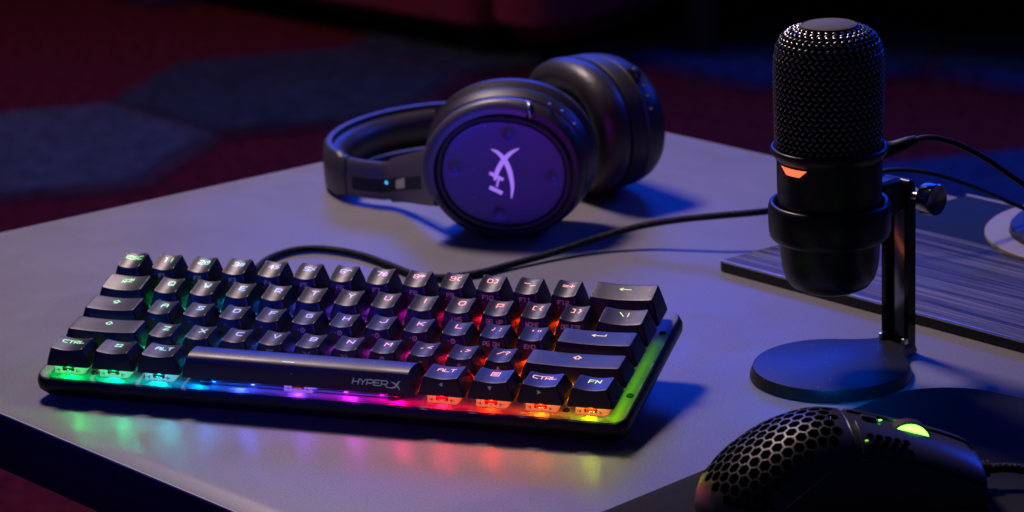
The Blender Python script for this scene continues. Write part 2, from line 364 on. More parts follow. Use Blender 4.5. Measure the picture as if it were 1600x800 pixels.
# sofas far behind, out of focus
M_SOFA = nmat('maroon_upholstery', (0.22, 0.022, 0.04), 0.9, 0, 0.2, noise=40, bump=0.5, var=0.25)
M_SOFA2 = nmat('dark_upholstery', (0.05, 0.012, 0.025), 0.9, 0, 0.2, noise=40, bump=0.5, var=0.25)
def sofa(name, label, loc, yaw, L, D, mat, legx, lh=120):
    s = empty(name, label, 'sofa', loc, (0, 0, R_(yaw)), 'sofas behind the table')
    mesh('seat_base', rbox(0, L, 0, D, lh, 330, 40, 15), mat, s)
    for k in range(2): mesh('seat_cushion', rbox(8 + k * L / 2, L / 2 - 8 + k * L / 2, -12, D - 180, 332, 470, 50, 40), mat, s)
    mesh('backrest', rbox(0, L, D - 175, D + 20, 335, 800, 60, 40), mat, s)
    for x in (-125, L + 5): mesh('armrest', rbox(x, x + 120, -5, D + 10, lh - 2, 600, 50, 30), mat, s)
    for x in legx:
        for y in (60, D - 60): mesh('leg', revolve([(22, 0), (27, lh)], 20, c=(x, y)), M_RUB, s)
sofa('sofa', 'blurred maroon sofa at the upper left, far behind the headphones', (-1360, 2790, FZ), -26, 800, 620, M_SOFA, (60, 740), 42)
sofa('sofa', 'blurred near-black sofa on stub legs, far behind the gap between headphones and microphone', (-400, 2500, FZ), -4, 900, 600, M_SOFA2, (30, 870), 170)

# ================================================================== TABLE
def roundpoly(P, r, n=10):
    out = []
    for i in range(len(P)):
        a, b, c = Vector(P[i - 1]), Vector(P[i]), Vector(P[(i + 1) % len(P)])
        rr = r[i] if isinstance(r, (list, tuple)) else r
        u = (a - b).normalized(); v = (c - b).normalized(); h = math.acos(max(-1, min(1, u.dot(v)))) / 2; d = rr / math.tan(h)
        cen = b + (u + v).normalized() * (rr / math.sin(h)); p = b + u * d; q = b + v * d
        a0 = math.atan2(*(p - cen).yx); a1 = math.atan2(*(q - cen).yx); da = (a1 - a0 + math.pi) % (2 * math.pi) - math.pi
        for k in range(n + 1): t = a0 + da * k / n; out.append((cen.x + rr * math.cos(t), cen.y + rr * math.sin(t)))
    return out
TP = roundpoly([(-256, 111), (78, 578), (720, 232), (500, -309)], [30, 45, 40, 40])
tb = empty('table', 'grey speckled tabletop carrying the keyboard, headphones and microphone', 'table', (0, 0, -450))
def inset(P, d):
    c = Vector((sum(p[0] for p in P), sum(p[1] for p in P))) / len(P)
    return [tuple(Vector(p) - (Vector(p) - c).normalized() * d) for p in P]
mesh('tabletop', xf(prism(inset(TP, 1.5), -1.5, 0, 0.2), lambda x, y, z: (x, y, z + 450)), M_TABLE, tb)
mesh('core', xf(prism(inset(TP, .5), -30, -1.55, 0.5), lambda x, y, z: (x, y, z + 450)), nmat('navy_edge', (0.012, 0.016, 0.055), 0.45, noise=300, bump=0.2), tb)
mesh('edge_banding', xf(prism(TP, -1.35, -0.10, 0.35), lambda x, y, z: (x, y, z + 450)), nmat('edge_strip', (0.62, 0.60, 0.60), 0.3), tb)
mesh('pedestal', revolve([(190, 0), (190, 8), (34, 26), (30, 60), (30, 418)], 40, c=(230, 150)), M_SATIN, tb)

# ================================================================== BOARD with ring at the right
bang = math.atan2(-0.482, 0.876)
bd = empty('deck_board', 'low dark board with streaked front strip and pale ring, at right behind the microphone', 'board', (264, 262, 0), (0, 0, bang))
BP = roundpoly([(0, 0), (340, 0), (340, 181), (22, 181)], [4, 4, 8, 8], 5)
mesh('board_body', prism(BP, 0.0, 5.4, 0.5), nmat('board_side', (0.012, 0.012, 0.016), 0.4), bd)
mesh('streaked_strip', prism([(2.6, 1.4), (339, 1.4), (339, 112), (14.5, 112)], 5.41, 6.2, 0.3), M_BRUSH, bd)
mesh('smooth_panel', prism([(14.8, 112.4), (339, 112.4), (339, 180), (23.5, 180)], 5.41, 6.0, 0.3), nmat('smooth_panel', (0.006, 0.02, 0.085), 0.8, 0, 0.12, noise=900, bump=0.1), bd)
mesh('front_trim', prism([(2.0, 0.45), (339, 0.45), (339, 1.38), (2.3, 1.38)], 5.2, 6.3, 0.25), M_STEEL, bd)
mesh('rear_trim', prism([(23.5, 179.9), (339, 179.9), (339, 181.6), (23.7, 181.6)], 5.2, 6.5, 0.25), nmat('pale_trim', (0.42, 0.40, 0.42), 0.4), bd)
RC = Vector((460 - 264, 347.4 - 262)); cb, sb = math.cos(-bang), math.sin(-bang); RCx, RCy = RC.x * cb - RC.y * sb, RC.x * sb + RC.y * cb
dk = empty('round_dock', 'round blue-lit disc with a wide pale rim, cut by the right edge of the photo', 'disc', (460, 347.4, 6.3))
mesh('pale_rim', revolve([(66.5, 0), (66.5, 1.6), (65.9, 2.2), (53.4, 2.2), (53, 1.6), (53, 0)], 96, False, False), nmat('pale_rim', (0.36, 0.34, 0.33), 0.5, noise=800, bump=0.2), dk)
mesh('inner_disc', revolve([(52.9, 0), (52.9, 5), (52, 6), (26, 6.3), (25.6, 5.6), (24.4, 5.6), (24, 6.3), (.5, 6.4)], 96), nmat('inner_disc', (0.02, 0.03, 0.08), 0.4), dk)
mesh('centre_ring', revolve([(25.5, 5.7), (25.5, 6.5), (24.5, 6.5), (24.5, 5.7)], 72, False, False), nmat('centre_ring', (0.35, 0.34, 0.36), 0.35), dk)

# ================================================================== KEYBOARD
kb = empty('keyboard', 'compact black keyboard with rainbow backlight lying in front of the headphones', 'keyboard', (0, 0, 13.0), (R_(11), 0, 0))
P_ = 19.05
CASE = (-4.6, 291.2, -5.2, 100.2)
cx, cy, hx, hy = (CASE[0] + CASE[1]) / 2, (CASE[2] + CASE[3]) / 2, (CASE[1] - CASE[0]) / 2, (CASE[3] - CASE[2]) / 2
body = loft([rrect(cx, cy, hx - 6, hy - 6, 4, -11.6), rrect(cx, cy, hx - 2.5, hy - 2.5, 6, -10.6), rrect(cx, cy, hx + .6, hy + .6, 8, -6.6), rrect(cx, cy, hx + .8, hy + .8, 8, -3.6), rrect(cx, cy, hx - .2, hy - .2, 7, -.9), rrect(cx, cy, hx - .5, hy - .5, 6.8, -.45),
             rrect(cx, cy, hx - 1.1, hy - 1.1, 6.2, -.3), rrect(cx, cy, hx - 1.4, hy - 1.4, 6, -.6)], True, True)
mesh('case', body, M_CASE, kb)
plate = loft([rrect(cx, cy, hx - 1.2, hy - 1.2, 6, -.55), rrect(cx, cy, hx - 1.2, hy - 1.2, 6, -.1), rrect(cx, cy, hx - 1.45, hy - 1.45, 6, 0.05)], False, True)
mesh('top_plate', plate, M_PLATE, kb)
for fx in (22, 264): mesh('foot', rbox(fx - 14, fx + 14, 1, 7, -13.2, -11.4, 2, .3), M_RUB, kb)
# rear flip feet, opened to their longer setting
for fx in (24, 262):
    zt = -11.4; mesh('foot', merge(rbox(fx - 13, fx + 13, 86, 91, -30.2, zt, 2, .5), rbox(fx - 12, fx + 12, 76, 90, -13.0, zt, 2, .4)), M_RUB, kb)

STOPS = [(0, (0, .8, .05)), (20, (0, .85, .14)), (45, (0, .8, .42)), (65, (0, .45, .85)), (85, (0, .14, .9)), (118, (.08, .05, .95)), (145, (.35, .02, .85)), (166, (.7, 0, .55)), (185, (1, 0, .10)), (215, (1, .01, .0)), (240, (1, .045, 0)), (258, (1, .22, 0)), (273, (.42, .6, 0)), (290, (.13, .75, 0))]
def hue(x):
    for (a, c), (b, d) in zip(STOPS, STOPS[1:]):
        if x <= b: t = max(0, (x - a) / (b - a)); return tuple(c[i] + (d[i] - c[i]) * t for i in range(3))
    return STOPS[-1][1]

ROWS = {0: (2.1, 13.4, 15.9, 12.4), 1: (2.5, 12.9, 16.3, 12.3), 2: (3.3, 13.7, 17.1, 13.2), 3: (3.7, 14.3, 17.5, 15.0), 4: (4.0, 16.1, 17.6, 17.5)}
SK = 4.1
def surf_fn(row, wu):
    yf, zf, yb, zb = ROWS[row]; W = wu * P_; htx = W / 2 - 3.65; dish = 1.25 if wu < 1.6 else (1.0 if wu < 2.1 else .8)
    def s(x, y): return zf + (zb - zf) * (y - yf) / (yb - yf) - dish * (1 - min(1.15, ((x - W / 2) / htx) ** 2))
    return s, htx, (yf + yb) / 2, (yb - yf) / 2
KC = {}
def keycap_mesh(row, wu):
    if (row, wu) in KC: return KC[(row, wu)]
    W = wu * P_; s, htx, cy_, hty = surf_fn(row, wu); ke = 6 if wu < 1.6 else 10
    b = (W / 2, 9.52, W / 2 - .55, 8.95)
    rings = [rrect(b[0], b[1], b[2] - 1.3, b[3] - 1.3, 1, SK + 3, 4, ke), rrect(b[0], b[1], b[2] - 1.1, b[3] - 1.1, 1, SK, 4, ke), rrect(*b, 1.3, SK, 4, ke)]
    for t in (.25, .5, .75, .93):
        c2 = b[1] + (cy_ - b[1]) * t; hx2 = b[2] + (htx - b[2]) * (t ** 1.12); hy2 = b[3] + (hty - b[3]) * (t ** 1.12)
        rings.append(rrect(W / 2, c2, hx2, hy2, 1.3, lambda x, y, t=t: SK + (s(x, y) - .4 - SK) * t, 4, ke))
    for d, z in ((0, -.42), (.08, -.18), (.25, -.04), (.5, 0)):
        rings.append(rrect(W / 2, cy_, htx - d, hty - d, 1.3 - d * .6, lambda x, y, z=z: s(x, y) + z, 4, ke))
    for f in (.8, .55, .3, .02): rings.append(rrect(W / 2, cy_, (htx - .5) * f, (hty - .5) * f, 1.0 * f, lambda x, y: s(x, y), 4, ke))
    me = mesh('keycap', loft(rings, False, True), M_KEY); d = me.data; bpy.data.objects.remove(me); KC[(row, wu)] = d
    return d
def space_mesh():
    W = 6.25 * P_; x0, x1 = .55, W - .55; rings = []
    # section across y, swept along x with tapered ends
    sec = [(1.6, SK + 2), (1.2, SK - .8), (.5, SK - .8), (.75, 6), (1.3, 10), (1.9, 12.6), (2.3, 13.25), (3.2, 13.75), (5, 13.95), (7.5, 13.9), (10, 13.6), (12.5, 13.1), (14.6, 12.4), (15.6, 11.9), (16.4, 10.8), (17.6, 7), (18.4, SK), (17.8, SK), (17.2, SK + 2)]
    for x, tf in ((x0, 0), (x0 + .03, .05), (0, 1), (0, 1), (x1 - .03, .05), (x1, 0)): pass
    def sect(side, k):
        out = []
        for y, z in sec:
            h = max(0, (z - (SK - .8)) / (13.95 - SK + .8)); xx = x0 + 3.4 * h ** 1.1
            out.append((xx if side == 0 else W - xx, y, z))
        return out
    a = sect(0, 0); b_ = sect(1, 0)
    mid = lambda t: [tuple(a[i][c] + (b_[i][c] - a[i][c]) * t for c in range(3)) for i in range(len(a))]
    a_in = [(p[0] + .35, p[1], p[2]) for p in a]
    cap = lambda R, sgn: [[(p[0] + sgn * .0, p[1] + (9.5 - p[1]) * f, min(p[2], SK + (p[2] - SK))) for p in R] for f in ()]
    V, F = loft([a, mid(.004), mid(.02), mid(.5), mid(.98), mid(.996), b_], closed=False)
    n = len(a); k = 6 * n
    for i in range(2, 9):
        j = n - 1 - i
        if j - 1 > i: 
            F.append((i, i + 1, j - 1, j)); F.append((k + i, k + j, k + j - 1, k + i + 1))
    return V, F

def tri(): return [([(-.45, -.5), (.5, 0), (-.45, .5)], True)]
SH = [([(0, 1), (1, 0), (.45, 0), (.45, -.55), (-.45, -.55), (-.45, 0), (-1, 0)], True)]
CAPS = [([(0, .8), (1, 0), (.4, 0), (.4, -.35), (-.4, -.35), (-.4, 0), (-1, 0)], True), ([(-.45, -.75), (.45, -.75)], False)]
BACK = [([(-1.6, 0), (1.6, 0)], False), ([(-.9, .55), (-1.7, 0), (-.9, -.55)], False)]
ENTER = [([(-1.9, 0), (2, 0), (2, .8)], False), ([(-1.2, .55), (-2.0, 0), (-1.2, -.55)], False)]
TAB = [([(-1.1, .45), (1, .45)], False), ([(.5, .9), (1.05, .45), (.5, 0)], False), ([(1.35, .95), (1.35, 0)], False), ([(1.1, -.55), (-1, -.55)], False), ([(-.5, -.1), (-1.05, -.55), (-.5, -1)], False), ([(-1.35, -.05), (-1.35, -1)], False)]
WIN = [([(a - .28, b), (a + .28, b)], False) for a in (-.55, .55) for b in (.38, .6, -.38, -.6)]
MENU = [([(-.95, -.95), (-.95, .95), (.95, .95), (.95, -.95)], True), ([(-.45, .45), (.45, .45)], False), ([(-.45, 0), (.45, 0)], False), ([(-.45, -.45), (.45, -.45)], False)]

LAY = []   # (x units, width, row, top legend, front legend)
r4 = ['ESC', '1!', '2@', '3#', '4$', '5%', '6^', '7&', '8*', '9(', '0)', '-_', '=+']; f4 = [''] + ['F%d' % i for i in range(1, 13)]
for i, c in enumerate(r4): LAY.append((i, 1, 4, c, f4[i]))
LAY.append((13, 2, 4, BACK, ''))
LAY.append((0, 1.5, 3, TAB, ''))
f3 = ['', '', '', '', '', '', '', '', 'INS', 'PG UP', 'HOME', 'DELETE']; f3[8] = 'INS'
for i, c in enumerate(list('QWERTYUIOP') + ['[{', ']}']): LAY.append((1.5 + i, 1, 3, c, f3[i]))
LAY.append((13.5, 1.5, 3, '\\|', ''))
LAY.append((0, 1.75, 2, CAPS, ''))
f2 = ['', '', '', '', 'o', 'o', 'o', 'o', 'o', 'PG DN', 'END']
for i, c in enumerate(list('ASDFGHJKL') + [';:', '\'"']): LAY.append((1.75 + i, 1, 2, c, f2[i]))
LAY.append((12.75, 2.25, 2, ENTER, ''))
LAY.append((0, 2.25, 1, SH, ''))
f1 = ['', '', '', '<<', '>/', '>>', 'o', '-', '+', 'UP']
for i, c in enumerate(list('ZXCVBNM') + [',<', '.>', '/?']): LAY.append((2.25 + i, 1, 1, c, f1[i]))
LAY.append((12.25, 2.75, 1, SH, ''))
for x, c in ((0, 'CTRL'), (1.25, WIN), (2.5, 'ALT')): LAY.append((x, 1.25, 0, c, ''))
LAY.append((3.75, 6.25, 0, None, ''))
for x, c, f in ((10, 'ALT', 'LEFT'), (11.25, MENU, 'DOWN'), (12.5, 'CTRL', 'RIGHT'), (13.75, 'FN', '')): LAY.append((x, 1.25, 0, c, f))

# one clear switch (flange, top housing, pins) shared by all keys
def switch_parts():
    fl_ = rbox(-7.8, 7.8, -7.8, 7.8, 0.06, 1.0, 1.0, .2)
    hl = loft([rrect(0, 0, 6.9, 6.9, 1, 1.0, 3, 1), rrect(0, 0, 6.6, 6.5, 1, 2.2, 3, 1), rrect(0, 0, 5.4, 5.0, 1, 6.4, 3, 1), rrect(0, 0, 4.9, 4.5, .8, 6.6, 3, 1)], True, True)
    lug = merge(rbox(-7.0, -3.3, -8.9, -5.0, .9, 3.6, .5, .3), rbox(3.3, 7.0, -8.9, -5.0, .9, 3.6, .5, .3), rbox(-7.2, 7.2, -9.1, -7.6, .06, 1.4, .5, .25), rbox(-2.7, 2.7, -8.4, -5.6, 1.0, 1.9, .4, .2))
    return merge(fl_, hl, lug)
SWP = switch_parts()
sw0 = mesh('switch_housing', SWP, M_HOUSE); SW_ME = sw0.data; bpy.data.objects.remove(sw0)
ct0 = mesh('contact_leaf', merge(rbox(-2.0, 2.0, -8.95, -8.7, 1.7, 2.2, .1, .1), rbox(-6.2, -4.2, -9.12, -8.85, 1.9, 2.5, .2, .1), rbox(4.2, 6.2, -9.12, -8.85, 1.9, 2.5, .2, .1), rbox(-5.0, -4.5, -9.12, -8.85, 1.2, 3.2, .1, .1), rbox(4.5, 5.0, -9.12, -8.85, 1.2, 3.2, .1, .1)), M_CONTACT); CT_ME = ct0.data; bpy.data.objects.remove(ct0)
st0 = mesh('stem', merge(rbox(-3.2, 3.2, -2.6, 2.6, 5.2, 8.8, .5, .2), rbox(-3.0, 3.0, -8.75, -7.3, 1.5, 3.5, .4, .2)), M_STEM); ST_ME = st0.data; bpy.data.objects.remove(st0)

def led(x, y, z, col, power, parent=kb):
    l = bpy.data.lights.new('key_led_and_spill', 'POINT'); l.color = col; l.energy = power; l.shadow_soft_size = 0.0012
    o = bpy.data.objects.new('key_led_and_spill', l); scene.collection.objects.link(o); o.parent = parent; o.location = (x * MM, y * MM, z * MM)

def strip(x, y, z, sx, sy, col, power, tilt=(-30, 0)):  # added area lights throwing LED spill onto the plate and table
    l = bpy.data.lights.new('key_led_and_spill', 'AREA'); l.shape = 'RECTANGLE'; l.size = sx * MM; l.size_y = sy * MM; l.color = col; l.energy = power
    o = bpy.data.objects.new('key_led_and_spill', l); scene.collection.objects.link(o); o.parent = kb; o.location = (x * MM, y * MM, z * MM)
    o.rotation_euler = (R_(tilt[0]), -R_(tilt[1]), 0)

for (ux, wu, row, top, front) in LAY:
    x0 = ux * P_; y0 = row * P_; xm = x0 + wu * P_ / 2; c = hue(xm)
    if top is None:
        kc = mesh('keycap', space_mesh(), M_KEY, kb, 28); kc.location = (x0 * MM, y0 * MM, 0)
        def fs(x, y, l): # front face of the space bar
            return (x, .55 + .085 * (y - 3) - .06 - l, y)
        L1 = merge(text('HYPER', 96.4, 8.4, 2.7, 2.9, .65, .26, fs, .35), brand_x(109.3, 7.9, 2.5, fs))
        lg = mesh('legend', L1, M_SIDELEG, kc, smooth=False); lg.color = (.42, .45, .75, 1)
        sl = mesh('legend', rbox(0, 6.2, 4.9, 5.35, 13.9, 14.03, .2, .05), M_LEG, kc); sl.location = (52 * MM, -.9 * MM, -.02 * MM); sl.color = (.55, .6, 1.0, 1)
        for sx in (12, 24.8, 59.5, 94.3, 107):
            if sx == 59.5:
                s_ = raw('switch', SW_ME, kb); s_.color = (*[.12 + .88 * q for q in hue(x0 + sx)], 1); s_.location = ((x0 + sx) * MM, (y0 + 9.52) * MM, 0); raw('contact_leaf', CT_ME, s_); raw('stem', ST_ME, s_)
            elif sx in (12, 107):
                stb = mesh('stabiliser', merge(rbox(-3.6, 3.6, -8, 7, .1, 4.5, .8, .3), rbox(-2.4, 2.4, -9.3, -7, .1, 2.0, .5, .2)), M_BLK, kb); stb.location = ((x0 + sx) * MM, (y0 + 9.5) * MM, 0)
        wire = mesh('stabiliser_wire', tube([(x0 + 12, y0 + 8, 1.2), (x0 + 12, y0 + 1.6, 1.2), (x0 + 107, y0 + 1.6, 1.2), (x0 + 107, y0 + 8, 1.2)], .55, 8, spline=False), M_STEEL, kb)
        for sx in (6, 18, 30, 42, 54, 66, 78, 90, 102, 114): strip(x0 + sx, y0 + .4, 2.7, 12, 1.2, hue(x0 + sx), 0.00035)
        for sx in (9, 30, 59.5, 86, 110): strip(x0 + sx, y0 + .3, 3.0, 3.4, 1.2, hue(x0 + sx), 0.0030, (-76, 0))
        for sx in (16, 36, 59.5, 83, 101): led(x0 + sx, y0 + 1.8, 2.2, hue(x0 + sx), 0.0016)
        continue
    kc = raw('keycap', keycap_mesh(row, wu), kb); kc.location = ((x0 + rnd.uniform(-.06, .06)) * MM, y0 * MM, rnd.uniform(-.06, .06) * MM); kc.rotation_euler = (R_(rnd.uniform(-.35, .35)), R_(rnd.uniform(-.3, .3)), R_(rnd.uniform(-.3, .3)))
    s, htx, cyy, hty = surf_fn(row, wu)
    W = wu * P_
    sf = lambda x, y, l=0: (x, y, s(x, y) + .05 + l)
    ly = cyy + hty * .34; lx = W / 2
    cw = c if row < 2 else hue(xm + (row - 1) * 2)
    lc = tuple(.30 + .70 * q for q in cw)
    if row == 4 and isinstance(top, str) and top != 'ESC': VFt = text(top, lx, ly, 3.0, 2.3, .85, .27, sf)
    elif isinstance(top, str) and len(top) >= 3: VFt = text(top, lx, ly, 2.5, 2.25, .75, .26, sf)
    elif isinstance(top, str) and len(top) == 2: VFt = text(top, lx, ly, 3.0, 2.3, .9, .28, sf)
    elif isinstance(top, str): VFt = text(top, lx, ly, 3.2, 3.0, 0, .31, sf)
    else: VFt = poly(top, lx, ly, 1.9 if top is not BACK and top is not ENTER else 1.6, .27, sf)
    lg = mesh('legend', VFt, M_LEG, kc, smooth=False); lg.color = (*lc, 1)
    # print on the sloped front face
    yf, zf, yb, zb = ROWS[row]
    def fs(x, y, l, yf=yf, zf=zf):
        t = (y - SK) / (zf - .9 - SK); tt = max(0, min(1, t)) ** 1.12
        return (x, .57 + (yf - .57) * tt * .95 - .09 - l * .5, y)
    zc = zf - 3.6; fr = None
    if front in ('LEFT', 'RIGHT', 'UP', 'DOWN'):
        t = {'LEFT': [(.9, 1), (-.9, 0), (.9, -1)], 'RIGHT': [(-.9, 1), (.9, 0), (-.9, -1)], 'UP': [(-1, -.9), (0, .9), (1, -.9)], 'DOWN': [(-1, .9), (0, -.9), (1, .9)]}[front]
        q = [fs(W / 2 + a * 1.05, zc + b * 1.05, .02) for a, b in t]; fr = (q, [(0, 1, 2)])
    elif front == 'o': fr = ribbon([(W / 2 + 1.0 * math.cos(a * math.pi / 5), zc + 1.0 * math.sin(a * math.pi / 5)) for a in range(10)], .18, fs, closed=True); fr = merge(fr, ribbon([(W / 2, zc + .5), (W / 2, zc - .1)], .15, fs, .02))
    elif front: fr = text(front, W / 2, zc, 1.8, 1.25 if len(front) > 3 else 1.5, .42, .15, fs)
    if fr:
        o = mesh('front_legend', fr, M_SIDELEG, kc, smooth=False)
        cc = hue(xm); o.color = (.35 + .4 * cc[0], .2 + .25 * cc[1], .4 + .4 * cc[2], 1) if row else (.42, .45, .7, 1)
    # switch and its LED
    s_ = raw('switch', SW_ME, kb); s_.color = (*([.14 + .86 * q for q in c] if xm < 180 else [1, .10 + .0012 * (xm - 180), .05]), 1); s_.location = (xm * MM, (y0 + 9.52) * MM, 0)
    if row == 0: raw('contact_leaf', CT_ME, s_); raw('stem', ST_ME, s_)
    if row == 0:
        led(xm, y0 + 1.6, 3.8, c if xm < 215 else (1, .06, .01), 0.006); strip(xm, y0 + .7, 3.7, 3.4, 1.2, c, 0.0060, (-77, 0)); strip(xm - 6, y0 + 1.0, 3.5, 12, 1.4, hue(xm - 6), 0.0005); strip(xm + 6, y0 + 1.0, 3.5, 12, 1.4, hue(xm + 6), 0.0005)
    else: led(xm, y0 + .4, 3.2, c, 0.0075); led(x0 + .3, y0 + 6, 3.0, hue(x0), 0.003)
    if wu > 2: led(xm - 12, y0 + 5, 3.0, hue(xm - 12), 0.0022); led(xm + 12, y0 + 5, 3.0, hue(xm + 12), 0.0022)
for px, py in ((24.4, 3.4), (261.5, 3.4), (286.6, 78), (286.8, 20)):
    sc_ = mesh('screw', merge(revolve([(1.7, 0.06), (1.7, .5), (1.2, .62), (1.1, .3), (.1, .3)], 20)), M_RUB, kb); sc_.location = (px * MM, py * MM, 0)
for k in range(5): strip(285.6, 4 + k * 15, 4.2, 2, 15, (.16, .75, 0) if k else (.30, .75, 0), 0.0008 - .00012 * k, (0, 35))
for k in range(5): strip(.2, 8 + k * 15, 4.2, 2, 15, hue(0), 0.0004, (0, -35))

# keyboard cable
kcab = mesh('keyboard_cable', tube([(46, 112, 14), (36, 130, 10), (27, 165, 5), (22.3, 197, 3), (19.6, 224, 2.4), (25.4, 241.5, 2.3), (36.7, 249.0, 2.3), (52.6, 248.2, 2.3), (70.2, 241.4, 2.3), (91.5, 227.5, 2.3), (109, 215.6, 2.3), (126, 213.5, 2.3), (141.2, 224.3, 2.3), (154.6, 242.6, 2.5), (171, 262.4, 3.7), (189.6, 281.3, 7.2), (211.6, 294.3, 12), (234, 298.6, 16), (257.5, 302.6, 18.6), (279, 314, 18.8), (290, 348.6, 13), (294.6, 404.2, 5), (289, 446, 2.5), (286.5, 468, 2.5), (285.5, 481, -2), (285, 486, -14), (285, 487, -60)], 1.95, 12, 8), M_BRAID)
tag(kcab, 'black braided cable looping behind the keyboard and running past the microphone', 'cable')

# ================================================================== HEADPHONES
hp = empty('headphones', 'black over-ear headphones lying on their side with a lilac emblem on the disc', 'headphones', (130, 340, 0))
O0 = Vector((130, 340, 0))
def H(VF, O, X, Y, Z): return frame(VF, Vector(O) - O0, X, Y, Z)
def oval(a, b, z, n=72, p=2.15, ox=0, oy=0):
    out = []
    for i in range(n):
        t = 2 * math.pi * i / n; c, s = math.cos(t), math.sin(t)
        out.append((ox + a * math.copysign(abs(c) ** (2 / p), c), oy + b * math.copysign(abs(s) ** (2 / p), s), z))
    return out
n1 = Vector((.161, -.987, 0)).normalized(); n1 = (n1 + Vector((0, 0, .03))).normalized(); u1 = Vector((.987, .161, 0)); u1 = (u1 - n1 * u1.dot(n1)).normalized(); v1 = u1.cross(-n1); v1 = v1 if v1.z > 0 else -v1
C1 = Vector((134.6, 293.4, 38.5))
cr_, sr_ = math.cos(R_(-5)), math.sin(R_(-5)); ur = u1 * cr_ + v1 * sr_; vr = -u1 * sr_ + v1 * cr_
def cup1(VF): return H(VF, C1, ur, vr, n1)
def cup1s(VF): return H(VF, C1, u1, v1, n1)
DIM = ((1.5, 22.7), (-27.7, .6), (27.5, .6), (-1.2, -23))
def dz(x, y):
    z = .4 + .75 * max(0, 1 - (x / 34.2) ** 2 - (y / 29) ** 2) ** .6
    for dx, dy in DIM:
        q = math.hypot(x - dx, y - dy) / 4.3
        if q < 1: z -= 1.25 * (0.5 + 0.5 * math.cos(math.pi * q)) ** .7
    return z
dr = [oval(34.6, 29.4, -1.2), oval(34.6, 29.4, .1)]
for k in range(0, 34): dr.append([(x, y, dz(x, y)) for x, y, _ in oval(34.2 * (1 - k / 34) + .05, 29 * (1 - k / 34) + .05, 0)])
dr = [r_ if len(r_) == 72 else r_ for r_ in dr]
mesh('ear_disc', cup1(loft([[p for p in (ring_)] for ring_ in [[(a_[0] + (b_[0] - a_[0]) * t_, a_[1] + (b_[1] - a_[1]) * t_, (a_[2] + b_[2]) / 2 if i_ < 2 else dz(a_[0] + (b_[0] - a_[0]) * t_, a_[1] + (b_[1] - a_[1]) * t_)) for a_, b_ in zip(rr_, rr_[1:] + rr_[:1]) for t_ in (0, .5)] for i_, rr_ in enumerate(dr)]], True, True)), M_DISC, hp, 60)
def lsurf(x, y, l): return (x, y, 1.32 + l)
s1 = [(-6.2, 13.8), (-2.9, 12.2), (.9, 8.1), (3.0, 3.5), (4.2, -1.1), (4.9, -7.5), (4.1, -14)]
s2 = [(9.3, 14.4), (5.1, 12.2), (1, 8.3), (-2.4, 3.2), (-4.2, -1.1), (-4.9, -3.9)]
cm = lambda L: [(p.x, p.y) for p in catmull([(a, b, 0) for a, b in L], 6)]
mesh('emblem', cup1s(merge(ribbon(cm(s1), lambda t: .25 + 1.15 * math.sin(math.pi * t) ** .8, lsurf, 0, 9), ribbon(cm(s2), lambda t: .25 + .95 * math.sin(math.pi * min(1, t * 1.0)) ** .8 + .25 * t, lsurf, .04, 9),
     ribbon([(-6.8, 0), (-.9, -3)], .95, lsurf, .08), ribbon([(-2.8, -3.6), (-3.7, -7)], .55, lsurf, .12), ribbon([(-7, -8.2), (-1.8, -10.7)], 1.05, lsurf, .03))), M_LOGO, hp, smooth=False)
# rims and housing
mesh('disc_rim', cup1(loft([oval(35.0, 29.8, -2.5), oval(35.0, 29.8, .6), oval(35.5, 30.2, 1.1), oval(37.2, 32.0, 1.1), oval(38.2, 33.0, .2), oval(38.5, 33.3, -2.5)])), M_MIC, hp)
OV = lambda a, b, z: oval(a, b, z, oy=max(0, b - 38.3))
mesh('ear_cup', cup1s(loft([OV(38, 33, -2.4), OV(41.4, 36.2, -2.8), OV(43.3, 37.9, -4.6), OV(44.6, 39.0, -8), OV(45.0, 39.4, -9.6), OV(44.5, 38.9, -10), OV(44.5, 38.9, -10.8), OV(45.6, 39.8, -11.2), OV(46.8, 41.0, -15), OV(47.2, 41.4, -19), OV(46.4, 40.8, -21.0), OV(43, 37, -22)], False, True)), M_BLK, hp)
mesh('ear_cushion', cup1s(loft([OV(42, 36.5, -21.6), OV(46.6, 41.0, -22.8), OV(48.4, 42.6, -26), OV(48.4, 42.6, -32), OV(46.2, 40.3, -38), OV(42, 36, -41.5), OV(35, 29, -41.5), OV(30, 24, -37), OV(28.5, 22.5, -28)], False, False)), M_LEATH, hp)
mesh('speaker_cloth', cup1s(loft([oval(28.3, 22.3, -29), oval(14, 11, -28), oval(.3, .3, -28)], False, True)), M_MESHF, hp)
# yoke: band of satin plastic hugging the top left of the rim, with the slider arm running to the headband
def yoke_arc(a0, a1, ri, ro, z0, z1, n=48):
    rings = []
    for i in range(n + 1):
        t = R_(a0 + (a1 - a0) * i / n); c, s = math.cos(t), math.sin(t)
        def pt(sc, z): return ((39.2 + sc) * c, (34 + sc) * s, z)
        w_ = ro - ri
        rings.append([pt(ri, z0), pt(ri, z1 - .4), pt(ri + .4, z1)] + [pt(ri + .4 + (w_ - .4) * math.sin(R_(q)), z1 - 5.2 * (1 - math.cos(R_(q)))) for q in (15, 30, 45, 60, 75, 88)] + [pt(ro, z0)])
    return loft(rings, True, True)
mesh('yoke', cup1s(yoke_arc(70, 200, -.2, 7.6, -7.5, 1.8)), M_SATIN, hp, 50)
mesh('yoke', cup1s(yoke_arc(199, 262, -.2, 5.0, -7.5, 1.2)), M_BLK, hp, 50)
hk = mesh('yoke_end_clip', cup1s(tube([(14.2, 39.6, -4.0), (15.4, 38.4, -.6), (15.8, 35.8, 1.4), (16.4, 31.8, 1.3)], .75, 8)), M_STEEL, hp)
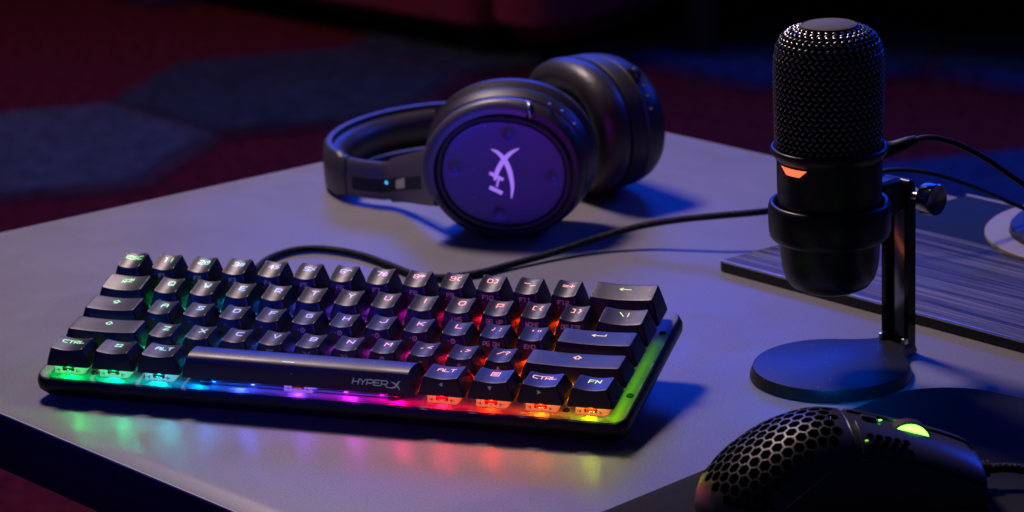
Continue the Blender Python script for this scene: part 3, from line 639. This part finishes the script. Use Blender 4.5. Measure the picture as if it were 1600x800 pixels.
for q in ((25.5, 36.0, -9), (32.4, 32.2, -9), (38.9, 24.8, -9)): mesh('control_dot', cup1s(xf(revolve([(.9, 0), (.9, .8), (.3, 1)], 14), lambda x, y, z, q=q: (q[0] + x, q[1] + 1.0 + z, q[2] + y))), M_STEEL, hp)
# headband: swept strip, vertical when lying on its side
BP_ = [(96, 300), (80, 316), (62, 333), (47, 343), (31, 346), (13, 354), (-1, 372), (-7, 395), (-6, 418), (1, 440), (14, 459), (34, 474), (62, 478), (88, 462), (108, 438), (124, 420)]
C_ = catmull([(x, y, 0) for x, y in BP_], 8)
def sweep(i0, i1, prof_fn):
    rings = []
    for i in range(i0, i1 + 1):
        p = C_[i]; t = (C_[min(i + 1, len(C_) - 1)] - C_[max(i - 1, 0)]).normalized(); o = Vector((t.y, -t.x, 0))
        # outward is away from the arc centre
        if (p + o - Vector((70, 395, 0))).length < (p - Vector((70, 395, 0))).length: o = -o
        rings.append([tuple(p + o * a + Vector((0, 0, z)) - O0) for a, z in prof_fn(i)])
    return loft(rings, True, True)
N = len(C_) - 1
def lerp(a, b, t): return a + (b - a) * max(0, min(1, t))
def shell(i):
    # arm near the cup flares taller
    k = 1 - min(1, i / 26); k2 = max(0, (i - (N - 16)) / 16); zc = 15.2 + 19 * k ** 1.3 + 15 * k2; h = 12.8 + 6 * k ** 1.6 + 3 * k2 - (1.6 if i < 40 and i > 22 else 0)
    return [(2.2, zc - h), (3.6, zc - h + 1.5), (3.9, zc), (3.2, zc + h - 1.6), (1.6, zc + h), (-.8, zc + h - .2), (-1.4, zc + h - 1.6), (-1.4, zc - h + 1.6), (-.6, zc - h)]
def shell2(i): return [(a * 1.12 + (.35 if a > 0 else 0), 15.2 + (z - 15.2) * 1.06) for a, z in shell(i)]
SP = 37
mesh('slider_arm', sweep(2, SP, shell), M_SATIN, hp, 45)
mesh('headband', sweep(SP, N - 30, shell2), nmat('headband_satin', (0.075, 0.07, 0.068), 0.42, 0.2, 0.5, noise=1800, bump=0.15), hp, 45)
mesh('slider_arm', sweep(N - 30, N - 1, shell), M_SATIN, hp, 45)
def padp(i):
    b = min(1, (i - SP) / 8, (N - 32 - i) / 8); b = max(0, b) ** .5
    return [(-1.7, 4.5), (-3.2 - 3 * b, 5.2), (-5.2 - 4.2 * b, 10), (-5.6 - 4.6 * b, 15), (-5.2 - 4.2 * b, 20.5), (-3.2 - 3 * b, 25), (-1.7, 25.6)]
mesh('headband_pad', sweep(SP + 2, N - 34, padp), M_LEATH, hp, 60)
# dark slot with steel slider and the status light on the near arm
def on_arm(i, a, z): 
    p = C_[i]; t = (C_[i + 1] - C_[i - 1]).normalized(); o = Vector((t.y, -t.x, 0))
    if (p + o - Vector((70, 395, 0))).length < (p - Vector((70, 395, 0))).length: o = -o
    return p + o * a + Vector((0, 0, z)) - O0
def patch(i0, i1, z0f, z1f, a0, a1):
    rings = []
    for i in range(i0, i1 + 1):
        rings.append([on_arm(i, a0, z0f(i)), on_arm(i, a1, z0f(i) + .4), on_arm(i, a1, z1f(i) - .4), on_arm(i, a0, z1f(i))])
    return loft(rings, True, True)
zc_ = lambda i: 15.2 + 19 * (1 - min(1, i / 26)) ** 1.3 - 2.2
mesh('slider_slot', patch(8, 35, lambda i: zc_(i) - 4.6, lambda i: zc_(i) + 4.0, 2.5, 4.25), M_RUB, hp)
mesh('steel_slider', patch(14, 18, lambda i: zc_(i) - 3.2, lambda i: zc_(i) + 3.6 - (i - 14) * .3, 3.5, 4.9), M_STEEL, hp)
for k_, kz in ((23, 1.6),):
    pp = on_arm(k_, 4.4, zc_(k_) + kz)
    mesh('status_light', ([tuple(pp + Vector(q)) for q in [(1.1 * math.cos(a * .785) * .95, .6 * math.cos(a * .785) * -.1, 1.0 * math.sin(a * .785)) for a in range(8)] + [(0, -.7, 0)]], [(a, (a + 1) % 8, 8) for a in range(8)]), nmat('cyan_led', (0, .1, .2), .4, emis=(.05, .5, 1), estr=1.6), hp)
# far cup, turned outwards
n2 = Vector((.617, .785, 0)).normalized(); u2 = Vector((.785, -.617, 0)); v2 = Vector((0, 0, 1)); C2 = Vector((139.0, 384.0, 40.2))
def cup2(VF): return H(VF, C2, u2, v2, n2)
ov2 = lambda a, b, z: oval(a, b * .968, z)
mesh('ear_cushion', cup2(loft([ov2(28, 23, 12), ov2(29, 24, 4), ov2(33, 27.5, 0.6), ov2(38, 32.6, -.6), ov2(43, 37.0, 1.2), ov2(46.6, 40.2, 5.5), ov2(47.9, 41.3, 10.5), ov2(47.4, 41.0, 15.5), ov2(45.4, 39.4, 18.2), ov2(40, 34, 18.8)], False, False)), M_LEATH, hp)
mesh('speaker_cloth', cup2(loft([ov2(29.3, 24.3, 9), ov2(14, 11, 10), ov2(.3, .3, 10)], False, True)), M_MESHF, hp)
mesh('ear_cup', cup2(loft([ov2(42, 36, 18.4), ov2(46.4, 40.2, 19), ov2(47, 40.8, 21), ov2(47, 40.8, 28), ov2(46, 39.9, 28.8), ov2(46, 39.9, 29.8), ov2(46.6, 40.4, 30.4), ov2(46.0, 39.6, 36), ov2(44.5, 38, 41), ov2(42, 35.6, 44.6), ov2(38.5, 32.5, 46.2), ov2(37, 31, 45.8), ov2(20, 17, 46.6), ov2(.4, .3, 46.8)], False, True)), M_BLK, hp)
mesh('volume_wheel', cup2(xf(revolve([(4.6, 0), (5.2, .6), (5.2, 3), (4.6, 3.6)], 30), lambda x, y, z: (30 + x, 32.4 + y * .9, 30.5 + z))), M_MIC, hp)
for q in ((36.5, 27.6), (40.3, 22.3), (43.4, 15)): mesh('control_dot', cup2(xf(revolve([(1.1, 0), (1.1, 1), (.4, 1.3)], 14), lambda x, y, z, q=q: (q[0] + z * .8, q[1] + z * .6 + x, 33.5 + y))), M_STEEL, hp)

# ================================================================== MICROPHONE
MC = Vector((359.5, 111.6, 0)); ye = math.atan2(.887, .455)   # local +x points to the post
mi = empty('microphone', 'black desktop microphone with woven grille and orange light on a round base', 'microphone', (MC.x, MC.y, 0), (0, 0, ye))
def disc_base(r, tab):
    P = []; a = math.asin(9.5 / 46.5)
    for k in range(97):
        t = R_(32) + (2 * math.pi - 2 * R_(32)) * k / 96; P.append((r * math.cos(t), r * math.sin(t)))
    P += [(36.5, -15.0), (42.0, -12.2), (tab, -10.4), (tab, 5.2), (42, 8.5), (36.5, 13.6)]
    return P
B0 = disc_base(37.2, 50.5); B1 = [(x * 1.038, y * 1.038) for x, y in B0]; rg = lambda B, z, k=1.0: [(x * k, y * k, z) for x, y in B]
mesh('base', loft([rg(B1, .2, .985), rg(B1, .8), rg(B1, 1.8), rg(B0, 5.7), rg(B0, 6.1, .994), rg(B0, 6.2, .985)], True, True), nmat('mic_base_satin', (0.018, 0.019, 0.024), 0.42, 0.2, 0.4, noise=1500, bump=0.06, rvar=0.08, dust=0.10), mi)
# post: channel section with two side flanges
PX0, PX1, PY0, PY1 = 45.2, 51.6, -10.9, 5.3     # note local y is to the left seen from the mic
def chan(z): return [(PX0, PY0, z), (PX1 - .6, PY0, z), (PX1, PY0 + .6, z), (PX1, PY1 - .6, z), (PX1 - .6, PY1, z), (PX0, PY1, z), (PX0, PY1 - 2.3, z), (PX0 + 3.6, PY1 - 2.9, z), (PX0 + 3.6, PY0 + 2.9, z), (PX0, PY0 + 2.3, z)]
mesh('post', loft([chan(.6), chan(6), chan(40), chan(70), chan(80)], True, True), nmat('post_gloss', (0.012, 0.012, 0.015), 0.12, 0.3), mi, 30)
mesh('post_channel', rbox(PX0 + 3.3, PX0 + 3.55, PY0 + 3.0, PY1 - 3.0, 8, 79, .1, .05), nmat('polished_channel', (0.35, 0.35, 0.37), 0.14, 1.0), mi)
mesh('post_top', xf(loft([[(PX0 + r0 * 0, 0, 0)] for r0 in (0,)]) if False else revolve([(8.0, PY0 + .4), (8.6, PY0 + 1), (8.6, PY1 - 1), (8.0, PY1 - .4)], 40), lambda x, y, z: (48.0 + x * .42, z, 80 + y)), M_MIC, mi)
for yy in (PY0 + 1.1, PY1 - 1.1): mesh('hinge_pin', rbox(PX0 - 2.6, PX0 + .6, yy - 1.1, yy + 1.1, 6.3, 9.4, .5, .3), M_STEEL, mi)
mesh('knob_shaft', xf(revolve([(2.0, -26), (2.0, -10)], 20), lambda x, y, z: (47.0 + x, z, 81.5 + y)), M_STEEL, mi)
mesh('knob', xf(revolve([(6.2, -20), (7.4, -19.6), (7.8, -20.4), (7.8, -26.4), (7.3, -27), (6.9, -26.7), (.3, -26.4)], 60), lambda x, y, z: (47.0 + x, z, 81.5 + y)), nmat('turned_metal', (0.28, 0.28, 0.29), 0.26, 0.95, noise=700, bump=0.1), mi)
mesh('holder_ring', revolve([(25.2, 71.4), (27.0, 70.0), (28.2, 71.4), (28.7, 74), (28.9, 80), (28.8, 85.6), (28.2, 87.4), (27.2, 87.9), (26.0, 87.6), (25.4, 86.4), (25.2, 80), (25.2, 71.4)], 96, False, False), M_MSAT, mi, 50)
mesh('holder_arm', rbox(26.5, 46.0, -8.6, 3.2, 72, 90, 3, 3.0), M_MSAT, mi)
mesh('lower_body', revolve([(.3, 43.2), (8, 43.4), (14, 44.4), (18.6, 46.8), (21.3, 50.6), (22.7, 55.5), (23.4, 62), (23.9, 70), (24.3, 88), (24.6, 96), (24.7, 109.8)], 96), M_MIC, mi, 50)
mesh('collar', revolve([(24.6, 108.6), (25.4, 109.4), (26.9, 111.2), (27.6, 112.6), (27.7, 113.6), (27.2, 114.5), (26.4, 114.8), (25.6, 114.3), (25.2, 113), (24.6, 112.6)], 96, False, False), M_MSAT, mi, 60)
# orange trapezoid light and faint print on the front
def cyl(r, ang0): return lambda x, y, l: (-(r + l * .4) * math.cos(x / r + ang0), -(r + l * .4) * math.sin(x / r + ang0) * -1, y)
def cylq(x, y, l): # x right as seen from the front
    a = x / 24.75; return (-(24.85 + l) * math.cos(a), (24.85 + l) * math.sin(a) * -1, y)
th = []; 
def band(x0, x1, z, n=8): return [(x0 + (x1 - x0) * i / n, z) for i in range(n + 1)]
top_ = band(-10.2, 6.6, 107.8); bot_ = band(-5.8, 2.6, 104.4)
V = [cylq(x, z, .05) for x, z in top_] + [cylq(x, z, .05) for x, z in bot_]; F = [(i, i + 1, 9 + i + 1, 9 + i) for i in range(8)]
mesh('status_light', (V, F), nmat('orange_led', (0.3, 0.05, 0.02), 0.4, emis=(1.0, 0.13, 0.055), estr=1.7), mi, smooth=False)
mesh('print', merge(text('HYPER', -4.5, 95.6, 2.6, 2.5, .55, .22, cylq, .3), brand_x(7.0, 95.0, 2.5, cylq)), M_FADE, mi, smooth=False)
# grille: dark core and woven wire loops
GP = [(25.0, 112.5), (25.2, 120), (25.4, 135), (25.5, 150), (25.2, 157), (24.2, 162.2), (22.0, 166.6), (18.6, 169.3), (15.0, 170.5), (12.6, 170.9)]
def gprof(s):
    # arc length parameter
    L = [0]
    for a, b in zip(GP, GP[1:]): L.append(L[-1] + math.dist(a, b))
    s = s * L[-1]
    for i in range(len(L) - 1):
        if s <= L[i + 1] + 1e-9:
            t = (s - L[i]) / (L[i + 1] - L[i]); p = [GP[i][k] + (GP[i + 1][k] - GP[i][k]) * t for k in (0, 1)]; d = [(GP[i + 1][k] - GP[i][k]) / (L[i + 1] - L[i]) for k in (0, 1)]
            return p, d, L[-1]
gp, _, GL = gprof(0.0)
mesh('grille_core', revolve([(r - .9, z - .6) for r, z in GP] + [(2, 170.2)], 64), nmat('foam_black', (0.002, 0.002, 0.003), 1.0, 0, 0.05), mi)
wires = []
ROWH = 2.35; NR = int(GL / ROWH); NC = 46
for j in range(NR):
    s = (j + .5) / NR; (r, z), (dr, dz), _ = gprof(s)
    nc = NC if z < 160 else int(NC * r / 25.0)
    for i in range(nc):
        a = 2 * math.pi * (i + .5 * (j % 2)) / nc
        tang = Vector((-math.sin(a), math.cos(a), 0)); up = Vector((dr * math.cos(a), dr * math.sin(a), dz)); nrm = tang.cross(up)
        if nrm.dot(Vector((math.cos(a), math.sin(a), .3))) < 0: nrm = -nrm
        c = Vector((r * math.cos(a), r * math.sin(a), z)); sg = 1 if j % 2 else -1
        d = (tang * .80 + up * .62 * sg).normalized(); q = nrm.cross(d)
        hl, hw, ht = 1.62, .48, .55
        pts = [c - d * hl - nrm * .25, c + q * hw * .9 - d * hl * .45 + nrm * ht * .4, c - q * hw * .9 - d * hl * .45 + nrm * ht * .4, c + q * hw * .9 + d * hl * .45 + nrm * ht * .4, c - q * hw * .9 + d * hl * .45 + nrm * ht * .4, c + d * hl - nrm * .25, c - d * hl * .45 + nrm * ht, c + d * hl * .45 + nrm * ht]
        wires.append((pts, [(0, 1, 6), (0, 6, 2), (1, 3, 7, 6), (6, 7, 4, 2), (3, 5, 7), (7, 5, 4)]))
Vw = []; Fw = []
for p, f in wires:
    k = len(Vw); Vw += p; Fw += [tuple(i + k for i in g) for g in f]
mesh('woven_grille', (Vw, Fw), M_WIRE, mi, 80)
mesh('touch_cap', revolve([(12.6, 170.2), (13.2, 171.0), (13.1, 172.0), (12.3, 172.4), (11.9, 172.0), (11.4, 172.3), (.3, 172.5)], 64), nmat('cap_satin', (0.16, 0.155, 0.15), 0.75, 0.0, 0.15), mi)
mesh('usb_port', xf(rbox(-4.5, 4.5, -3, 3, 0, 1.5, 1, .3), lambda x, y, z: (24.2 + z, x, 104 + y)), M_RUB, mi)

# microphone cable and a second one behind
mcab = empty('microphone_cable', 'black cable plugged into the back of the microphone near its collar', 'cable', (0, 0, 0))
EW = Vector((.455, .887, 0))
pr = MC + EW * 26 + Vector((0, 0, 107.5)); rt = Vector((.9447, .328, 0))
mesh('plug', tube([(376.5, 143.8, 104.0), (382, 145.6, 104.6), (388.5, 147.6, 107.0), (393, 149.5, 108.4)], lambda t: 4.4 - 2.0 * t, 16), M_BLK, mcab)
mesh('strain_ring', tube([(386.0, 146.9, 106.0), (389.5, 148.1, 107.3)], 3.1, 16), M_MIC, mcab)
mesh('cord', tube([(392, 149.2, 108.2), (397, 151, 109.2), (403.5, 153.2, 108.5), (412.8, 156.4, 104.9), (424.4, 160.5, 97.8), (436, 164.5, 88.7), (447.7, 168.6, 79.3), (463, 173, 65), (480, 178, 46), (496, 186, 24), (512, 200, 8.6), (530, 222, 7.6)], 1.5, 10), M_CABLE, mcab)
sp_ = mesh('spare_cable', tube([(331, 296, 43), (340, 298, 47.5), (348, 300, 49.3), (359, 305, 48.7), (371.8, 310, 45.9), (383.8, 320, 39.5), (395.9, 330, 31.9), (408.1, 339, 23.6), (421, 346, 17), (436, 352, 14.2), (455, 358, 14)], 1.3, 10), nmat('green_black_cable', (0.008, 0.016, 0.014), 0.45))
tag(sp_, 'thin dark cable sagging towards the round disc, lower of the two by the microphone', 'cable')

# ================================================================== MOUSE PAD
MPp = roundpoly([(296.5, -98), (407, 112), (640, 20), (500, -235)], [8, 42, 30, 8], 14)
tag(mesh('mouse_pad', prism(MPp, .15, 3.0, 0.6), M_PAD), 'black cloth mat with rounded corner under the mouse', 'mouse pad')

# ================================================================== MOUSE
mo = empty('mouse', 'black honeycomb mouse with a glowing green wheel on the cloth mat', 'computer mouse', (344.2, -75.7, 3.0), (0, 0, R_(26.5)))
HP_ = [(-1.2, 3.5), (0, 8), (1.5, 11.2), (4, 14.6), (9, 19.6), (14, 23.6), (20, 27.6), (31, 33.8), (42, 38.2), (54, 40.3), (66, 38.8), (85, 33.4), (102, 27.8), (113, 23.6), (121, 20.0), (123.0, 18.6)]
WP_ = [(-1.2, 1), (0, 6.5), (1.5, 10.5), (4, 15.5), (9, 21.5), (14, 25.8), (20, 29.2), (31, 32.6), (42, 32.4), (55, 31), (66, 29.8), (80, 29), (95, 29.4), (113, 28.7), (121, 27.4), (123.0, 26.4)]
def itp(T, x):
    x = max(T[0][0], min(T[-1][0], x))
    for i in range(len(T) - 1):
        if x <= T[i + 1][0]:
            x0_, y0_ = T[i]; x1_, y1_ = T[i + 1]; h = x1_ - x0_
            def sl(k):
                if k <= 0 or k >= len(T) - 1:
                    kk = 0 if k <= 0 else len(T) - 2
                    return (T[kk + 1][1] - T[kk][1]) / (T[kk + 1][0] - T[kk][0])
                return (T[k + 1][1] - T[k - 1][1]) / (T[k + 1][0] - T[k - 1][0])
            m0, m1 = sl(i) * h, sl(i + 1) * h; t = (x - x0_) / h
            return (2 * t ** 3 - 3 * t * t + 1) * y0_ + (t ** 3 - 2 * t * t + t) * m0 + (-2 * t ** 3 + 3 * t * t) * y1_ + (t ** 3 - t * t) * m1
def MS(x, th, off=0.0):
    h = itp(HP_, x); w_ = itp(WP_, x); c, s = math.cos(R_(th)), math.sin(R_(th))
    wa = 1 - .07 * (1 - abs(s)) * math.sin(math.pi * max(0, min(1, (x - 20) / 100)))
    y = -w_ * math.copysign(abs(c) ** .82, c) * wa; z = 1.6 + (h - 1.6) * max(0, s) ** .86
    return Vector((x, y, z))
def MN(x, th):
    e = .4; th = max(2, min(178, th)); x = max(.6, min(122.9, x))
    a = MS(x + e, th) - MS(x - e, th); b = MS(x, th + 1) - MS(x, th - 1); n = b.cross(a).normalized()
    if n.dot(MS(x, th) - Vector((min(max(x, 25), 100), 0, 8))) < 0: n = -n
    return n
def mpatch(xs, t0, t1, nt, off):
    rings = []
    for x in xs:
        a, b = (t0(x) if callable(t0) else t0), (t1(x) if callable(t1) else t1); r = []
        for k in range(nt + 1):
            th = a + (b - a) * k / nt; p = MS(x, th); r.append(p + MN(x, th) * off if off else p)
        rings.append(r)
    return loft(rings, closed=False)
SEAM = [(24, 0.5), (31, 13), (42, 23), (54, 33), (66, 41), (80, 43), (95, 41), (110, 34), (123.5, 27)]
seam = lambda x: 0 if x < 24 else itp(SEAM, x)
def solid(o, th): 
    md = o.modifiers.new('thick', 'SOLIDIFY'); md.thickness = th * MM; md.offset = -1
def lin(a, b, n): return [a + (b - a) * i / n for i in range(n + 1)]
XR = [-1.2, -1.0, -.6, 0, .4, .9, 1.5, 2.2, 3, 4, 5.2, 6.6, 8] + lin(9.5, 64.5, 44)
# honeycomb shell
shell_o = mesh('honeycomb_shell', mpatch(XR, lambda x: seam(x) + .3, lambda x: 180 - seam(x) - .3, 64, 0), M_MOUSE, None, 60)
# shell back end closing cap
bvh = BVHTree.FromPolygons([tuple(v.co / MM) for v in shell_o.data.vertices], [tuple(p.vertices) for p in shell_o.data.polygons])
solid(shell_o, 1.3)
# ridge curve and lateral arcs -> hexagonal cutters
ridge = [MS(x, 90) for x in [i * .5 for i in range(0, 130)]]
RL = [0]
for a, b in zip(ridge, ridge[1:]): RL.append(RL[-1] + (b - a).length)
def at_ridge(u):
    for i in range(len(RL) - 1):
        if u <= RL[i + 1]: t = (u - RL[i]) / (RL[i + 1] - RL[i]); return ridge[i].lerp(ridge[i + 1], t), (ridge[i + 1] - ridge[i]).normalized()
    return ridge[-1], (ridge[-1] - ridge[-2]).normalized()
def at_uv(u, v):
    p, t = at_ridge(u); n = Vector((-t.z, 0, t.x)); n = n if n.z > 0 else -n
    rho = 24.0; o = p - n * rho; side = Vector((0, -1 if v >= 0 else 1, 0)); acc = 0; prev = p
    if abs(v) < 1e-6: return p, n, t
    for k in range(1, 90):
        f = R_(k * 1.5); d = n * math.cos(f) + side * math.sin(f)
        h = bvh.ray_cast(o, d)
        if h[0] is None: return None
        q = h[0]; st = (q - prev).length
        if acc + st >= abs(v):
            q = prev.lerp(q, (abs(v) - acc) / st); nn = Vector(h[1]); nn = nn if nn.dot(d) > 0 else -nn
            return q, nn, t
        acc += st; prev = q
    return None
cut = []
HX = 5.8; HY = HX * .866
for j in range(-9, 10):
    for i in range(0, 20):
        u = 9.5 + (i + .5 * (j % 2)) * HX; v = j * HY
        lim = 40 - max(0, u - 14) * .37
        if u > 78 - abs(v) * .15 or abs(v) > lim: continue
        if abs(v) < 14 and u > 73: continue
        c = at_uv(u, v)
        if c is None or c[0].x > 61.5 or c[0].z < 8: continue
        q = []
        ok = True
        for k in range(6):
            e = at_uv(u + 2.9 * math.cos(R_(60 * k + 30)), v + 2.9 * math.sin(R_(60 * k + 30)))
            if e is None: ok = False; break
            q.append(e[0])
        if not ok: continue
        cen = sum(q, Vector()) / 6; nn = (q[2] - q[0]).cross(q[4] - q[0]).normalized(); nn = nn if nn.dot(c[1]) > 0 else -nn
        cut.append(([p + nn * 2 for p in q] + [cen + (p - cen) * .97 - nn * 3.2 for p in q], [tuple(range(6)), tuple(range(11, 5, -1))] + [(k, 6 + k, 6 + (k + 1) % 6, (k + 1) % 6) for k in range(6)]))
cut_o = mesh('cutter', merge(*cut), M_MOUSE, None, smooth=False)
bl = shell_o.modifiers.new('cells', 'BOOLEAN'); bl.operation = 'DIFFERENCE'; bl.object = cut_o; bl.solver = 'EXACT'
dg = bpy.context.evaluated_depsgraph_get(); ev = bpy.data.meshes.new_from_object(shell_o.evaluated_get(dg))
shell_o.modifiers.clear(); shell_o.data = ev; shell_o.parent = mo; ev.shade_smooth(); ev.set_sharp_from_angle(angle=R_(40))
bpy.data.objects.remove(cut_o)
print('hex cells', len(cut), 'faces', len(ev.polygons))
# inner dark structure seen through the cells
def shr(p, f=.86): return Vector((12 + (p.x - 12) * .97 + 1, p.y * f, 1.2 + (p.z - 1.2) * .84))
XI = [3, 5, 8, 12, 18] + lin(24, 122, 30)
mesh('inner_frame', ([tuple(shr(Vector(p))) for p in mpatch(XI, 3, 177, 30, 0)[0]], mpatch(XI, 3, 177, 30, 0)[1]), nmat('inner_black', (0.002, 0.002, 0.002), 1.0, 0, 0.0), mo)
XS = lin(24.2, 122.8, 60)
# side panels: slightly recessed below the seam line
for sgn in (0, 1):
    f = (lambda x: seam(x) - .8) if sgn == 0 else (lambda x: 180 - seam(x) + .8)
    o = mesh('side_panel', mpatch(XS, 0 if sgn == 0 else 180, f, 16, -.45), M_MOUSE, mo, 60); solid(o, 1.2)
mo.scale = (0.968, 1, 1)
# front deck between shell and buttons
XF = lin(65.0, 122.8, 40)
o = mesh('front_deck', mpatch(XF, lambda x: seam(x) - .2, lambda x: 180 - seam(x) + .2, 50, -.9), M_MBTN, mo, 60); solid(o, 1.0)
# main buttons, proud of the deck
XB = [68.4, 68.7, 69.2] + lin(70.2, 121.6, 36) + [122.4, 122.8]
for sgn in (0, 1):
    a = (lambda x: seam(x) + 2.2) if sgn == 0 else (lambda x: 180 - seam(x) - 2.2); b = (lambda x: 90 - math.degrees(4.6 / itp(WP_, x))) if sgn == 0 else (lambda x: 90 + math.degrees(4.6 / itp(WP_, x)))
    o = mesh('main_button', mpatch(XB, a, b, 22, .35), M_MBTN, mo, 60); solid(o, 1.1)
    bv = o.modifiers.new('b', 'BEVEL'); bv.width = .35 * MM; bv.segments = 2
fr_ = [[MS(122.8, t * 3.0 + 1) + MN(122.8, t * 3.0 + 1) * -.4 for t in range(60)]]
for f_ in (.8, .5, .2): fr_.append([Vector((122.9 + (1 - f_) * .8, p.y * f_, 8 + (p.z - 8) * f_)) for p in fr_[0]])
mesh('front_wall', loft(fr_, False, True), M_MOUSE, mo, 60)
# small hexagonal holes on the right button, and the accent light
hexs = []
for j in range(3):
    for i in range(5 - (j % 2)):
        x = 73.0 + (i + .5 * (j % 2)) * 4.0 + j * .3; th = 63 - j * 5.6
        p = MS(x, th); n = MN(x, th); t = (MS(x + 1, th) - p).normalized(); s = n.cross(t)
        ring = lambda r, d: [tuple(p + n * (.37 + d) + t * r * math.cos(R_(60 * k)) + s * r * .85 * math.sin(R_(60 * k))) for k in range(6)]
        hexs.append(loft([ring(1.75, .0), ring(1.75, .10), ring(1.35, .10), ring(1.35, .03)], False, True))
mesh('vent_cells', merge(*hexs), nmat('inner_black', (0.002, 0.002, 0.002), 1.0, 0, 0.0), mo, smooth=False)
GRN = nmat('green_glow', (0.05, 0.3, 0.02), 0.3, emis=(0.17, 1.0, 0.06), estr=5.5)
p = MS(70.6, 57); n = MN(70.6, 57)
mesh('accent_light', ([tuple(p + n * .55 + Vector((.8 * math.cos(a * .785), .8 * math.sin(a * .785), 0)) - n * 0) for a in range(8)] + [tuple(p + n * .9)], [(a, (a + 1) % 8, 8) for a in range(8)]), nmat('green_dot', (0.05, 0.3, 0.02), 0.3, emis=(0.45, 1.0, 0.04), estr=1.2), mo)
# wheel
WX = 93.5; WZ = itp(HP_, WX) - 7.9
def wheel(prof): return xf(revolve(prof, 60, False, False), lambda x, y, z: (WX + x, z, WZ + y))
mesh('wheel', wheel([(9.2, -3.0), (10.4, -3.0), (10.8, -2.4), (10.8, -1.0), (10.8, 1.0), (10.8, 2.4), (10.4, 3.0), (9.2, 3.0)]), M_RUB, mo)
mesh('wheel_glow', wheel([(5.0, -3.5), (9.6, -3.5), (9.9, -3.1), (9.6, -2.9), (9.6, 2.9), (9.9, 3.1), (9.6, 3.5), (5, 3.5)]), GRN, mo)
mesh('selector_button', xf(rbox(-3.6, 3.6, -1.7, 1.7, 0, 1.6, 1.4, .5), lambda x, y, z: (76.5 + x, y, MS(76.5 + x, 90).z - .6 + z)), M_MBTN, mo)
p0 = MS(81.6, 90)
mesh('wheel_light', ([(81.6 + .8 * math.cos(a * .785), .6 * math.sin(a * .785), p0.z + .1) for a in range(8)] + [(81.6, 0, p0.z + .4)], [(a, (a + 1) % 8, 8) for a in range(8)]), GRN, mo)
mesh('floor_plate', prism([tuple(MS(x, 0.5).xy) for x in lin(0, 123.5, 30)] + [tuple(MS(x, 179.5).xy) for x in lin(123.5, 0, 30)], 0.1, 2.4, .3), M_MBTN, mo)
mesh('cable_relief', tube([(122, 0, 8.5), (127, 0, 8.3), (131, .2, 8.2)], lambda t: 3.2 - .7 * t, 14), M_RUB, mo)
for k in range(3): mesh('relief_ring', xf(revolve([(3.0, 0), (3.7, .2), (3.7, 1.1), (3.0, 1.3)], 24, False, False), lambda x, y, z, k=k: (125.2 + k * 2.1 + z, y, 8.35 + x)), M_RUB, mo)
mesh('braided_cord', tube([(130, .2, 8.2), (140, -1.5, 8.4), (152, -6, 7), (168, -14, 4.5), (190, -26, 2.4), (215, -38, 2.2)], 2.1, 12), M_BRAID, mo)
